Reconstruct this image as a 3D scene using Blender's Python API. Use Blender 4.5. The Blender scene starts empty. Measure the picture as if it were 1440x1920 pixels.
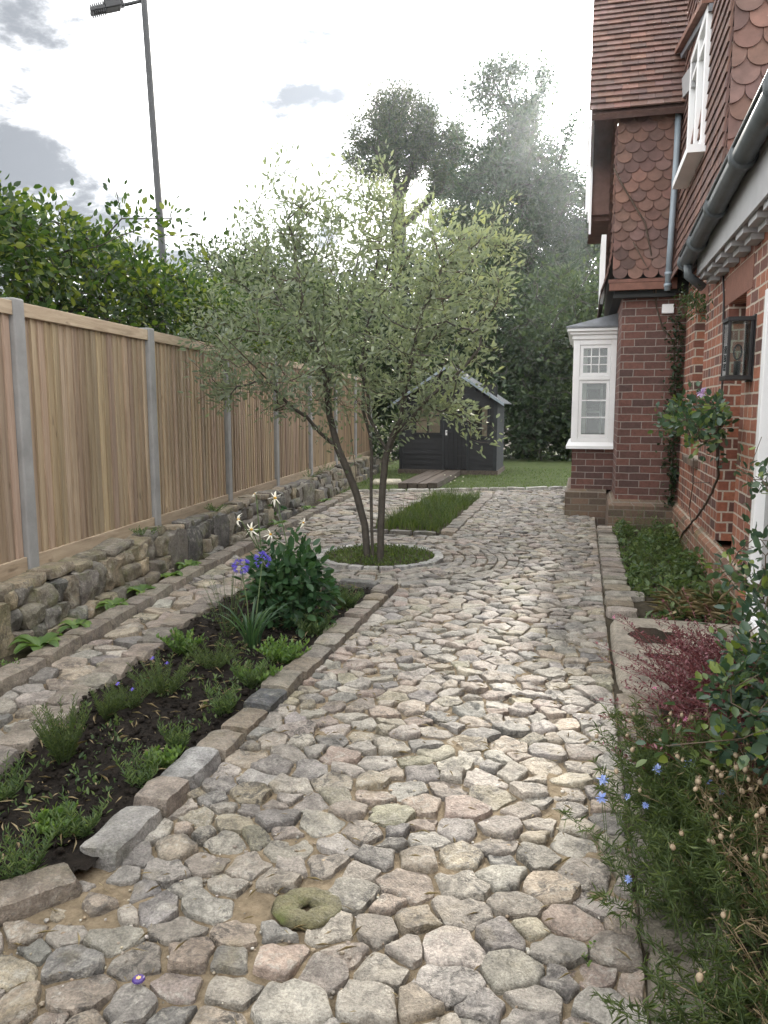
import bpy, math, random
import numpy as np
from mathutils import Vector, Matrix, noise

R = math.radians
S = bpy.context.scene
COL = S.collection

# ------------------------------------------------------------------ camera, sky, sun, exposure
F, PITCH, YAW, CAMH = 1443.0, math.atan(195 / 1443), R(14.4), 1.45
cd = bpy.data.cameras.new("camera")
cam = bpy.data.objects.new("camera", cd)
COL.objects.link(cam)
cam.location = (0, 0, CAMH)
cam.rotation_euler = (R(90) - PITCH, 0, YAW)
cd.sensor_fit = 'VERTICAL'
cd.sensor_height = 36
cd.sensor_width = 27
cd.lens = F / 1920 * 36
cd.clip_start = 0.05
cd.clip_end = 900
S.camera = cam
S.view_settings.view_transform = 'Standard'
S.view_settings.look = 'None'
S.view_settings.exposure = 1.5
S.view_settings.gamma = 1
S.render.film_transparent = False

SUN_EL, SUN_AZ = R(21.3), R(0.1)
sl = bpy.data.lights.new("sun", 'SUN')
sl.energy = 2.8
sl.angle = R(2.5)
sl.color = (1.0, 0.93, 0.82)
sun = bpy.data.objects.new("sun", sl)
COL.objects.link(sun)
sd = Vector((math.sin(SUN_AZ) * math.cos(SUN_EL), math.cos(SUN_AZ) * math.cos(SUN_EL), math.sin(SUN_EL)))
sun.rotation_euler = sd.to_track_quat('Z', 'Y').to_euler()
sun.location = (0, 0, 30)

W = bpy.data.worlds.new("World")
S.world = W
W.use_nodes = True


def build_world():
    nt = W.node_tree
    nt.nodes.clear()
    N, Lk = nt.nodes.new, nt.links.new
    out = N('ShaderNodeOutputWorld')
    sky = N('ShaderNodeTexSky')
    sky.sky_type = 'NISHITA'
    sky.sun_disc = False
    sky.sun_elevation = SUN_EL
    sky.sun_rotation = SUN_AZ
    bgs = N('ShaderNodeBackground')
    bgs.inputs[1].default_value = 0.11
    Lk(sky.outputs[0], bgs.inputs[0])
    tc = N('ShaderNodeTexCoord')

    def dot(v):
        n = N('ShaderNodeVectorMath'); n.operation = 'DOT_PRODUCT'
        Lk(tc.outputs['Generated'], n.inputs[0]); n.inputs[1].default_value = Vector(v).normalized()
        return n.outputs['Value']

    def rng(x, a, b, c=0.0, d=1.0, smooth=True):
        n = N('ShaderNodeMapRange'); n.interpolation_type = 'SMOOTHSTEP' if smooth else 'LINEAR'
        Lk(x, n.inputs[0])
        for i, q in enumerate((a, b, c, d)):
            n.inputs[1 + i].default_value = q
        return n.outputs[0]

    def mth(op, a, b):
        n = N('ShaderNodeMath'); n.operation = op
        for i, q in enumerate((a, b)):
            if isinstance(q, (int, float)):
                n.inputs[i].default_value = q
            else:
                Lk(q, n.inputs[i])
        return n.outputs[0]
    # clouds lie on a flat layer: project the view direction onto it
    sep = N('ShaderNodeSeparateXYZ'); Lk(tc.outputs['Generated'], sep.inputs[0])
    zz = mth('ADD', mth('MAXIMUM', sep.outputs[2], 0.0), 0.22)
    cmb = N('ShaderNodeCombineXYZ')
    Lk(mth('DIVIDE', sep.outputs[0], zz), cmb.inputs[0])
    Lk(mth('DIVIDE', sep.outputs[1], zz), cmb.inputs[1])
    cmb.inputs[2].default_value = 0.7
    n1 = N('ShaderNodeTexNoise'); n1.inputs['Scale'].default_value = 2.3; n1.inputs['Detail'].default_value = 9
    n1.inputs['Roughness'].default_value = 0.62; n1.inputs['Distortion'].default_value = 0.25
    Lk(cmb.outputs[0], n1.inputs['Vector'])
    n2 = N('ShaderNodeTexNoise'); n2.inputs['Scale'].default_value = 6.0; n2.inputs['Detail'].default_value = 6
    Lk(cmb.outputs[0], n2.inputs['Vector'])
    azl = R(-41)
    left = rng(dot((math.sin(azl) * .9, math.cos(azl) * .9, .42)), 0.72, 0.92)
    back = rng(sep.outputs[1], 0.35, -0.3)
    grey = mth('MULTIPLY', rng(n1.outputs[0], 0.33, 0.56), mth('MAXIMUM', left, mth('MULTIPLY', back, 0.12)))
    glow = mth('POWER', mth('MAXIMUM', dot(sd), 0.0), 7.0)
    glow2 = mth('POWER', mth('MAXIMUM', dot(sd), 0.0), 160.0)
    lum = mth('ADD', mth('ADD', 1.2, mth('MULTIPLY', glow, 1.5)), mth('MULTIPLY', glow2, 5.0))
    cwh = N('ShaderNodeMixRGB')
    Lk(grey, cwh.inputs[0])
    cwh.inputs[1].default_value = (1.0, 1.0, 1.0, 1)
    cwh.inputs[2].default_value = (0.098, 0.105, 0.116, 1)
    bgc = N('ShaderNodeBackground')
    Lk(cwh.outputs[0], bgc.inputs[0])
    Lk(lum, bgc.inputs[1])
    # gaps of blue between the clouds
    g1 = rng(dot(BLUE_A), math.cos(R(6.0)), math.cos(R(2.0)))
    g2 = rng(dot(BLUE_B), math.cos(R(9.0)), math.cos(R(3.5)))
    hole = mth('MULTIPLY', mth('MAXIMUM', g1, g2), rng(n2.outputs[0], 0.42, 0.60))
    mix = N('ShaderNodeMixShader')
    Lk(hole, mix.inputs[0])
    Lk(bgc.outputs[0], mix.inputs[1])
    Lk(bgs.outputs[0], mix.inputs[2])
    Lk(mix.outputs[0], out.inputs[0])


CP, SP = math.cos(PITCH), math.sin(PITCH)
CA, SA = math.cos(YAW), math.sin(YAW)


def ray(px, py):
    u, v = (px - 720) / F, -(py - 960) / F
    x, y, z = u, CP + v * SP, -SP + v * CP
    return Vector((x * CA - y * SA, x * SA + y * CA, z))


def D(px, py, d):            # the point seen at px, py of the photograph, d metres deep
    return Vector((0, 0, CAMH)) + ray(px, py) * d


def G(px, py, z=0.0):        # ... on the level plane z
    r = ray(px, py)
    return Vector((0, 0, CAMH)) + r * ((z - CAMH) / r.z)


def PX(px, py, x):           # ... on the plane x = const
    r = ray(px, py)
    return Vector((0, 0, CAMH)) + r * (x / r.x)


def PY(px, py, y):           # ... on the plane y = const
    r = ray(px, py)
    return Vector((0, 0, CAMH)) + r * (y / r.y)


BLUE_A, BLUE_B = ray(535, 15), ray(600, 275)
build_world()


# ------------------------------------------------------------------ materials
def newmat(name):
    m = bpy.data.materials.new(name)
    m.use_nodes = True
    nt = m.node_tree
    b = nt.nodes['Principled BSDF']
    return m, nt, b


class NT:
    """small helper round a node tree"""
    def __init__(s, nt):
        s.nt = nt

    def n(s, t, **kw):
        q = s.nt.nodes.new(t)
        for k, v in kw.items():
            setattr(q, k, v)
        return q

    def l(s, a, b):
        s.nt.links.new(a, b)

    def noise(s, vec, scale, detail=5, rough=0.6, dist=0.0):
        q = s.n('ShaderNodeTexNoise')
        q.inputs['Scale'].default_value = scale
        q.inputs['Detail'].default_value = detail
        q.inputs['Roughness'].default_value = rough
        q.inputs['Distortion'].default_value = dist
        if vec is not None:
            s.l(vec, q.inputs['Vector'])
        return q.outputs[0]

    def ramp(s, fac, stops):
        q = s.n('ShaderNodeValToRGB')
        e = q.color_ramp.elements
        while len(e) < len(stops):
            e.new(0.5)
        for i, (p, c) in enumerate(stops):
            e[i].position = p
            e[i].color = (*c, 1) if not isinstance(c, (int, float)) else (c, c, c, 1)
        s.l(fac, q.inputs[0])
        return q.outputs[0]

    def mix(s, fac, a, b, mode='MIX'):
        q = s.n('ShaderNodeMixRGB', blend_type=mode)
        for i, x in enumerate((fac, a, b)):
            if isinstance(x, (int, float)):
                q.inputs[i].default_value = x if i == 0 else (x, x, x, 1)
            elif isinstance(x, tuple):
                q.inputs[i].default_value = (*x, 1)
            else:
                s.l(x, q.inputs[i])
        return q.outputs[0]

    def math(s, op, a, b=0.0):
        q = s.n('ShaderNodeMath', operation=op)
        for i, x in enumerate((a, b)):
            if isinstance(x, (int, float)):
                q.inputs[i].default_value = x
            else:
                s.l(x, q.inputs[i])
        return q.outputs[0]

    def bump(s, h, strength, dist=0.01, norm=None):
        q = s.n('ShaderNodeBump')
        q.inputs['Strength'].default_value = strength
        q.inputs['Distance'].default_value = dist
        s.l(h, q.inputs['Height'])
        if norm is not None:
            s.l(norm, q.inputs['Normal'])
        return q.outputs[0]

    def attr(s, name='col'):
        q = s.n('ShaderNodeAttribute')
        q.attribute_name = name
        return q.outputs['Color']

    def obj(s):
        return s.n('ShaderNodeTexCoord').outputs['Object']

    def geo(s):
        return s.n('ShaderNodeNewGeometry').outputs['Position']


def plain(name, c, rough=0.6, var=0.25, scale=6.0, bump=0.2, bscale=40.0, metal=0.0, use_col=False, stretch=None, bdist=0.004):
    m, nt, b = newmat(name)
    t = NT(nt)
    v = t.geo()
    if stretch:
        mp = t.n('ShaderNodeMapping'); mp.inputs['Scale'].default_value = stretch
        t.l(v, mp.inputs[0]); v = mp.outputs[0]
    f = t.noise(v, scale, 6, 0.65)
    base = t.attr() if use_col else None
    lo, hi = 1 - var, 1 + var
    k = t.ramp(f, [(0.3, lo), (0.7, hi)])
    c_ = t.mix(1.0, base if use_col else tuple(c), k, 'MULTIPLY')
    t.l(c_, b.inputs['Base Color'])
    b.inputs['Roughness'].default_value = rough
    b.inputs['Metallic'].default_value = metal
    if bump:
        t.l(t.bump(t.noise(v, bscale, 4), bump, bdist), b.inputs['Normal'])
    return m


def leafmat(name, cols, trans=0.35, rough=0.45, tcol=None, spec=0.35):
    """leaf colour varies from leaf to leaf through the per-face 'rnd' attribute"""
    m, nt, b = newmat(name)
    t = NT(nt)
    a = t.n('ShaderNodeAttribute'); a.attribute_name = 'rnd'
    n = len(cols)
    c = t.ramp(a.outputs['Fac'], [(i / max(1, n - 1), q) for i, q in enumerate(cols)])
    t.l(c, b.inputs['Base Color'])
    b.inputs['Roughness'].default_value = rough
    b.inputs['Specular IOR Level'].default_value = spec
    tr = t.n('ShaderNodeBsdfTranslucent')
    tc = t.mix(1.0, c, tcol or (1.5, 1.6, 0.7), 'MULTIPLY')
    t.l(tc, tr.inputs[0])
    mx = t.n('ShaderNodeMixShader'); mx.inputs[0].default_value = trans
    t.l(b.outputs[0], mx.inputs[1]); t.l(tr.outputs[0], mx.inputs[2])
    t.l(mx.outputs[0], nt.nodes['Material Output'].inputs[0])
    return m


def stonemat(name, lichen=0.5, dark=0.5, moss=0.0, scale=1.0):
    m, nt, b = newmat(name)
    t = NT(nt)
    v = t.geo()
    base = t.attr()
    f1 = t.noise(v, 11 * scale, 9, 0.74, 0.3)
    c = t.mix(1.0, base, t.ramp(f1, [(0.32, 0.48), (0.5, 1.0), (0.66, 1.45)]), 'MULTIPLY')
    f2 = t.noise(v, 30 * scale, 7, 0.75, 0.6)                    # pale lichen crusts
    pm = t.ramp(t.noise(v, 4.3 * scale, 2, 0.5), [(0.42, 0.05), (0.6, 1.0)])
    pn = t.ramp(t.noise(v, 5.7 * scale, 2, 0.5), [(0.45, 0.0), (0.62, 1.0)])
    c = t.mix(t.math('MULTIPLY', pm, t.ramp(f2, [(0.50, 0.0), (0.60, lichen)])), c, (0.42, 0.40, 0.35))
    f3 = t.noise(v, 17 * scale, 8, 0.78, 1.2)                    # black lichen
    c = t.mix(t.math('MULTIPLY', pn, t.ramp(f3, [(0.48, 0.0), (0.57, dark)])), c, (0.05, 0.047, 0.044))
    f4 = t.noise(v, 5 * scale, 4, 0.6)
    c = t.mix(t.ramp(f4, [(0.58, 0.0), (0.72, 0.35)]), c, (0.20, 0.16, 0.07))
    f6 = t.noise(v, 120 * scale, 4, 0.7)                         # grain
    c = t.mix(1.0, c, t.ramp(f6, [(0.35, 0.7), (0.65, 1.25)]), 'MULTIPLY')
    if moss:
        f5 = t.noise(v, 7, 5, 0.7)
        c = t.mix(t.ramp(f5, [(0.5, 0.0), (0.65, moss)]), c, (0.10, 0.12, 0.03))
    t.l(c, b.inputs['Base Color'])
    b.inputs['Roughness'].default_value = 0.6
    b.inputs['Specular IOR Level'].default_value = 0.4
    h = t.math('ADD', t.math('MULTIPLY', t.noise(v, 30 * scale, 8, 0.7, 0.4), 1.0), t.math('MULTIPLY', t.noise(v, 160 * scale, 3, 0.6), 0.35))
    t.l(t.bump(h, 1.0, 0.022), b.inputs['Normal'])
    return m


def brickmat(name, cols, mortar, bw=0.235, bh=0.0865, mort=0.008, dirt=0.0, sq=1.0):
    m, nt, b = newmat(name)
    t = NT(nt)
    p = t.geo()
    sep = t.n('ShaderNodeSeparateXYZ'); t.l(p, sep.inputs[0])
    cmb = t.n('ShaderNodeCombineXYZ')
    t.l(t.math('ADD', sep.outputs[0], sep.outputs[1]), cmb.inputs[0])
    t.l(sep.outputs[2], cmb.inputs[1])
    wob = t.n('ShaderNodeVectorMath', operation='MULTIPLY_ADD')
    nz = t.n('ShaderNodeTexNoise'); nz.inputs['Scale'].default_value = 9; t.l(p, nz.inputs['Vector'])
    t.l(nz.outputs['Color'], wob.inputs[0]); wob.inputs[1].default_value = (0.012, 0.012, 0); t.l(cmb.outputs[0], wob.inputs[2])
    br = t.n('ShaderNodeTexBrick')
    br.offset = 0.5; br.offset_frequency = 2; br.squash = sq; br.squash_frequency = 2
    t.l(wob.outputs[0], br.inputs['Vector'])
    br.inputs['Color1'].default_value = (0, 0, 0, 1); br.inputs['Color2'].default_value = (1, 1, 1, 1)
    br.inputs['Mortar'].default_value = (0.5, 0.5, 0.5, 1)
    br.inputs['Scale'].default_value = 1.0
    br.inputs['Mortar Size'].default_value = mort
    br.inputs['Mortar Smooth'].default_value = 0.25
    br.inputs['Brick Width'].default_value = bw
    br.inputs['Row Height'].default_value = bh
    n = len(cols)
    c = t.ramp(br.outputs['Color'], [(i / (n - 1), q) for i, q in enumerate(cols)])
    c = t.mix(1.0, c, t.ramp(t.noise(p, 26, 7, 0.7), [(0.3, 0.72), (0.7, 1.25)]), 'MULTIPLY')
    mc = t.mix(1.0, tuple(mortar), t.ramp(t.noise(p, 60, 4), [(0.3, 0.8), (0.7, 1.15)]), 'MULTIPLY')
    c = t.mix(br.outputs['Fac'], c, mc)
    if dirt:                                                     # lime and algae stains
        f = t.noise(p, 3.0, 7, 0.7, 0.5)
        c = t.mix(t.ramp(f, [(0.45, 0.0), (0.66, dirt)]), c, (0.17, 0.15, 0.10))
        f = t.noise(p, 4.4, 7, 0.7, 0.3)
        c = t.mix(t.ramp(f, [(0.58, 0.0), (0.72, dirt * 0.6)]), c, (0.22, 0.18, 0.05))
    t.l(c, b.inputs['Base Color'])
    b.inputs['Roughness'].default_value = 0.85
    h = t.math('ADD', t.math('MULTIPLY', br.outputs['Fac'], -1.0), t.math('MULTIPLY', t.noise(p, 70, 5, 0.7), 0.45))
    t.l(t.bump(h, 0.7, 0.006), b.inputs['Normal'])
    return m


def woodmat(name, c1, c2, axis=2, rough=0.7, use_col=True, knots=True):
    m, nt, b = newmat(name)
    t = NT(nt)
    p = t.geo()
    sc = [26.0, 26.0, 26.0]; sc[axis] = 1.1
    mp = t.n('ShaderNodeMapping'); mp.inputs['Scale'].default_value = sc
    t.l(p, mp.inputs[0])
    f = t.noise(mp.outputs[0], 1.0, 7, 0.65, 0.7)
    c = t.ramp(f, [(0.3, c1), (0.68, c2)])
    if use_col:
        c = t.mix(1.0, c, t.attr(), 'MULTIPLY')
    sc2 = [9.0, 9.0, 9.0]; sc2[axis] = 0.5
    mp2 = t.n('ShaderNodeMapping'); mp2.inputs['Scale'].default_value = sc2
    t.l(p, mp2.inputs[0])
    f2 = t.noise(mp2.outputs[0], 1.3, 5, 0.6)
    c = t.mix(t.ramp(f2, [(0.56, 0.0), (0.74, 0.55)]), c, (0.09, 0.06, 0.035))     # weather streaks
    if knots:
        sc3 = [16.0, 16.0, 16.0]; sc3[axis] = 5.0
        mp3 = t.n('ShaderNodeMapping'); mp3.inputs['Scale'].default_value = sc3
        t.l(p, mp3.inputs[0])
        f3 = t.noise(mp3.outputs[0], 1.0, 2, 0.4)
        c = t.mix(t.ramp(f3, [(0.70, 0.0), (0.78, 0.6)]), c, (0.08, 0.05, 0.03))
    t.l(c, b.inputs['Base Color'])
    b.inputs['Roughness'].default_value = rough
    b.inputs['Specular IOR Level'].default_value = 0.25
    t.l(t.bump(f, 0.35, 0.004), b.inputs['Normal'])
    return m


def glassmat(name):
    m, nt, b = newmat(name)
    t = NT(nt)
    tr = t.n('ShaderNodeBsdfTransparent'); tr.inputs[0].default_value = (0.86, 0.9, 0.88, 1)
    gl = t.n('ShaderNodeBsdfGlossy'); gl.inputs['Roughness'].default_value = 0.02
    fr = t.n('ShaderNodeFresnel'); fr.inputs[0].default_value = 1.6
    mx = t.n('ShaderNodeMixShader')
    t.l(fr.outputs[0], mx.inputs[0]); t.l(tr.outputs[0], mx.inputs[1]); t.l(gl.outputs[0], mx.inputs[2])
    t.l(mx.outputs[0], nt.nodes['Material Output'].inputs[0])
    return m


def soilmat(name, c1, c2, c3, scale=18.0, bd=0.03):
    m, nt, b = newmat(name)
    t = NT(nt)
    p = t.geo()
    f = t.noise(p, scale, 9, 0.72)
    c = t.ramp(f, [(0.3, c1), (0.55, c2), (0.8, c3)])
    f2 = t.noise(p, scale * 7, 3, 0.6)
    c = t.mix(t.ramp(f2, [(0.68, 0.0), (0.75, 0.5)]), c, tuple(x * 2.2 for x in c3))
    t.l(c, b.inputs['Base Color'])
    b.inputs['Roughness'].default_value = 0.92
    b.inputs['Specular IOR Level'].default_value = 0.15
    h = t.math('ADD', f, t.math('MULTIPLY', t.noise(p, scale * 5, 6, 0.7), 0.5))
    t.l(t.bump(h, 0.9, bd), b.inputs['Normal'])
    return m


MT = {}
MT['cobble'] = stonemat('cobble_stone', 0.65, 0.8)
MT['kerb'] = stonemat('kerb_stone', 0.35, 0.5, 0.15)
MT['wallstone'] = stonemat('wall_stone', 0.5, 0.55, 0.45, 0.7)
MT['slab'] = stonemat('slab_stone', 0.2, 0.25, 0.0, 0.5)
MT['sand'] = soilmat('joint_sand', (0.13, 0.10, 0.066), (0.245, 0.195, 0.13), (0.33, 0.275, 0.195), 30, 0.014)
MT['soil'] = soilmat('dark_soil', (0.010, 0.009, 0.008), (0.026, 0.021, 0.017), (0.055, 0.044, 0.034), 16, 0.05)
MT['earth'] = soilmat('garden_earth', (0.03, 0.026, 0.018), (0.06, 0.05, 0.034), (0.10, 0.085, 0.06), 10, 0.03)
MT['lawn'] = soilmat('lawn_turf', (0.035, 0.05, 0.018), (0.065, 0.085, 0.03), (0.11, 0.12, 0.055), 5, 0.02)
MT['wood'] = woodmat('fence_board', (0.25, 0.185, 0.125), (0.435, 0.345, 0.245), 2)
MT['rail'] = woodmat('fence_rail', (0.29, 0.22, 0.15), (0.47, 0.38, 0.275), 1)
MT['sleeper'] = woodmat('sleeper_wood', (0.05, 0.04, 0.032), (0.14, 0.115, 0.095), 1)
MT['post'] = plain('grey_post', (0.25, 0.25, 0.245), 0.85, 0.16, 5, 0.4, 90)
MT['black'] = plain('black_metal', (0.012, 0.012, 0.013), 0.42, 0.2, 5, 0)
MT['lampgrey'] = plain('lamp_post_paint', (0.02, 0.021, 0.022), 0.7, 0.2, 3, 0.1)
MT['gutter'] = plain('gutter_iron', (0.085, 0.098, 0.105), 0.45, 0.3, 7, 0.15)
MT['pipe'] = plain('pipe_paint', (0.24, 0.29, 0.33), 0.35, 0.12, 5, 0.1)
MT['white'] = plain('white_paint', (0.80, 0.80, 0.80), 0.38, 0.05, 4, 0.1, 60)
MT['offwhite'] = plain('weathered_white', (0.33, 0.33, 0.335), 0.55, 0.12, 5, 0.2)
MT['lead'] = plain('lead_sheet', (0.16, 0.17, 0.185), 0.6, 0.25, 8, 0.3)
MT['brick'] = brickmat('red_brick', [(0.10, 0.05, 0.042), (0.20, 0.075, 0.05), (0.26, 0.095, 0.058), (0.33, 0.13, 0.075)], (0.45, 0.39, 0.32), sq=0.62)
MT['brick2'] = brickmat('dull_brick', [(0.085, 0.05, 0.045), (0.115, 0.058, 0.048), (0.14, 0.065, 0.052), (0.17, 0.08, 0.062)], (0.27, 0.235, 0.21), mort=0.0055)
MT['plinth'] = brickmat('plinth_brick', [(0.09, 0.065, 0.05), (0.14, 0.095, 0.07), (0.19, 0.12, 0.085)], (0.20, 0.17, 0.14), dirt=0.55)
MT['stainbrick'] = brickmat('stained_brick', [(0.13, 0.07, 0.05), (0.24, 0.10, 0.06), (0.32, 0.14, 0.085)], (0.42, 0.36, 0.29), dirt=0.8, sq=0.62)
MT['tile'] = plain('clay_tile', (0.2, 0.1, 0.07), 0.78, 0.28, 9, 0.4, 60, use_col=True)
MT['lintel'] = plain('lintel_brick', (0.20, 0.09, 0.062), 0.85, 0.4, 14, 0.5, 50, stretch=(1, 12, 1))
MT['shed'] = plain('shed_black_stain', (0.010, 0.011, 0.013), 0.7, 0.35, 6, 0.3, 30, stretch=(1, 1, 6))
MT['shed2'] = plain('shed_sidelit_boards', (0.018, 0.021, 0.024), 0.75, 0.3, 6, 0.3, 30)  # same black stain made paler: side light put into the colour
MT['felt'] = plain('roofing_felt', (0.07, 0.075, 0.08), 0.8, 0.2, 12, 0.4, 120)
MT['blind'] = plain('pink_blind', (0.50, 0.36, 0.29), 0.8, 0.1, 6, 0.1)
MT['curtain'] = plain('pale_curtain', (0.55, 0.55, 0.52), 0.9, 0.12, 20, 0.1)
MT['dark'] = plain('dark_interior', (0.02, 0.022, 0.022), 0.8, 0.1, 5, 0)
MT['glass'] = glassmat('window_glass')
MT['bark'] = plain('young_bark', (0.060, 0.052, 0.042), 0.85, 0.35, 18, 0.6, 50, bdist=0.01)
MT['bark2'] = plain('old_bark', (0.045, 0.038, 0.032), 0.9, 0.35, 8, 0.6, 25, bdist=0.02)
MT['twig'] = plain('twig_bark', (0.07, 0.05, 0.035), 0.85, 0.3, 30, 0.2, 60)
MT['cane'] = plain('rose_cane', (0.085, 0.06, 0.04), 0.6, 0.35, 40, 0)
MT['redstem'] = plain('red_stem', (0.16, 0.045, 0.045), 0.6, 0.35, 40, 0)
MT['greenstem'] = plain('green_stem', (0.07, 0.11, 0.035), 0.6, 0.3, 40, 0)
MT['drystem'] = plain('dry_stem', (0.26, 0.20, 0.12), 0.8, 0.3, 40, 0)
MT['pod'] = plain('seed_pod', (0.30, 0.235, 0.155), 0.6, 0.3, 60, 0.2, 120)
MT['petal_blue'] = leafmat('blue_petal', [(0.20, 0.28, 0.60), (0.34, 0.43, 0.72)], 0.3, tcol=(1, 1, 1))
MT['petal_violet'] = leafmat('violet_petal', [(0.13, 0.10, 0.55), (0.22, 0.17, 0.72)], 0.3, tcol=(1, 1, 1))
MT['petal_white'] = leafmat('white_petal', [(0.80, 0.78, 0.66), (0.88, 0.86, 0.78)], 0.3, tcol=(1, 1, 1))
MT['petal_pink'] = leafmat('pink_petal', [(0.62, 0.16, 0.33), (0.75, 0.33, 0.48)], 0.3, tcol=(1, 1, 1))
MT['petal_mauve'] = leafmat('mauve_petal', [(0.55, 0.40, 0.66), (0.68, 0.52, 0.72)], 0.3, tcol=(1, 1, 1))
MT['yellow'] = plain('flower_centre', (0.55, 0.33, 0.04), 0.7, 0.3, 80, 0)
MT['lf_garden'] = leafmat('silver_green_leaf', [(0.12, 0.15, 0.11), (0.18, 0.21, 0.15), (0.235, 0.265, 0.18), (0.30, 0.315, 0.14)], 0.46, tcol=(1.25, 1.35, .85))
MT['lf_hedge'] = leafmat('beech_leaf', [(0.016, 0.034, 0.013), (0.03, 0.058, 0.018), (0.05, 0.09, 0.022), (0.15, 0.175, 0.035)], 0.40)
MT['lf_oak'] = leafmat('oak_leaf', [(0.02, 0.034, 0.016), (0.036, 0.052, 0.021), (0.06, 0.076, 0.028)], 0.26)
MT['lf_ivy'] = leafmat('dark_evergreen_leaf', [(0.014, 0.03, 0.014), (0.025, 0.048, 0.02), (0.05, 0.075, 0.03)], 0.22)
MT['lf_bush'] = leafmat('mid_green_leaf', [(0.024, 0.044, 0.02), (0.045, 0.072, 0.028), (0.08, 0.11, 0.042)], 0.32)
MT['lf_rose'] = leafmat('rose_leaf', [(0.028, 0.062, 0.042), (0.045, 0.085, 0.055), (0.065, 0.11, 0.065), (0.16, 0.21, 0.04)], 0.28, 0.38, spec=0.5)
MT['lf_bright'] = leafmat('bright_green_leaf', [(0.07, 0.13, 0.04), (0.11, 0.185, 0.055), (0.16, 0.24, 0.065)], 0.38)
MT['lf_feather'] = leafmat('feathery_leaf', [(0.06, 0.09, 0.04), (0.09, 0.13, 0.05), (0.14, 0.18, 0.065)], 0.35)
MT['lf_herb'] = leafmat('herb_leaf', [(0.055, 0.095, 0.042), (0.09, 0.14, 0.058), (0.15, 0.20, 0.08)], 0.35)
MT['lf_strap'] = leafmat('strap_leaf', [(0.025, 0.065, 0.03), (0.045, 0.10, 0.04), (0.07, 0.13, 0.05)], 0.25, spec=0.5)
MT['lf_dahlia'] = leafmat('dahlia_leaf', [(0.02, 0.055, 0.025), (0.035, 0.08, 0.033), (0.05, 0.105, 0.04)], 0.25)
MT['lf_red'] = leafmat('wine_red_leaf', [(0.07, 0.024, 0.028), (0.11, 0.036, 0.042), (0.15, 0.06, 0.06), (0.30, 0.14, 0.165)], 0.25, tcol=(1.3, 0.8, 0.8))
MT['lf_grass'] = leafmat('grass_blade', [(0.05, 0.085, 0.02), (0.085, 0.13, 0.035), (0.14, 0.17, 0.06)], 0.3)
MT['lf_dry'] = leafmat('dry_straw', [(0.20, 0.15, 0.08), (0.32, 0.26, 0.15)], 0.1)
MT['capblue'] = plain('purple_cap_enamel', (0.06, 0.03, 0.17), 0.3, 0.1, 5, 0)
MT['capgold'] = plain('gold_print', (0.65, 0.42, 0.16), 0.35, 0.1, 5, 0)


def watermat():
    m, nt, b = newmat('puddle_water')
    b.inputs['Base Color'].default_value = (0.035, 0.03, 0.024, 1)
    b.inputs['Roughness'].default_value = 0.06
    b.inputs['Specular IOR Level'].default_value = 0.5
    t = NT(nt)
    t.l(t.bump(t.noise(t.geo(), 60, 2), 0.08, 0.003), b.inputs['Normal'])
    return m


MT['water'] = watermat()


# ------------------------------------------------------------------ mesh helpers
def origin_of(p):
    o = Vector((0, 0, 0))
    while p is not None:
        o += p.location
        p = p.parent
    return o


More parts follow.
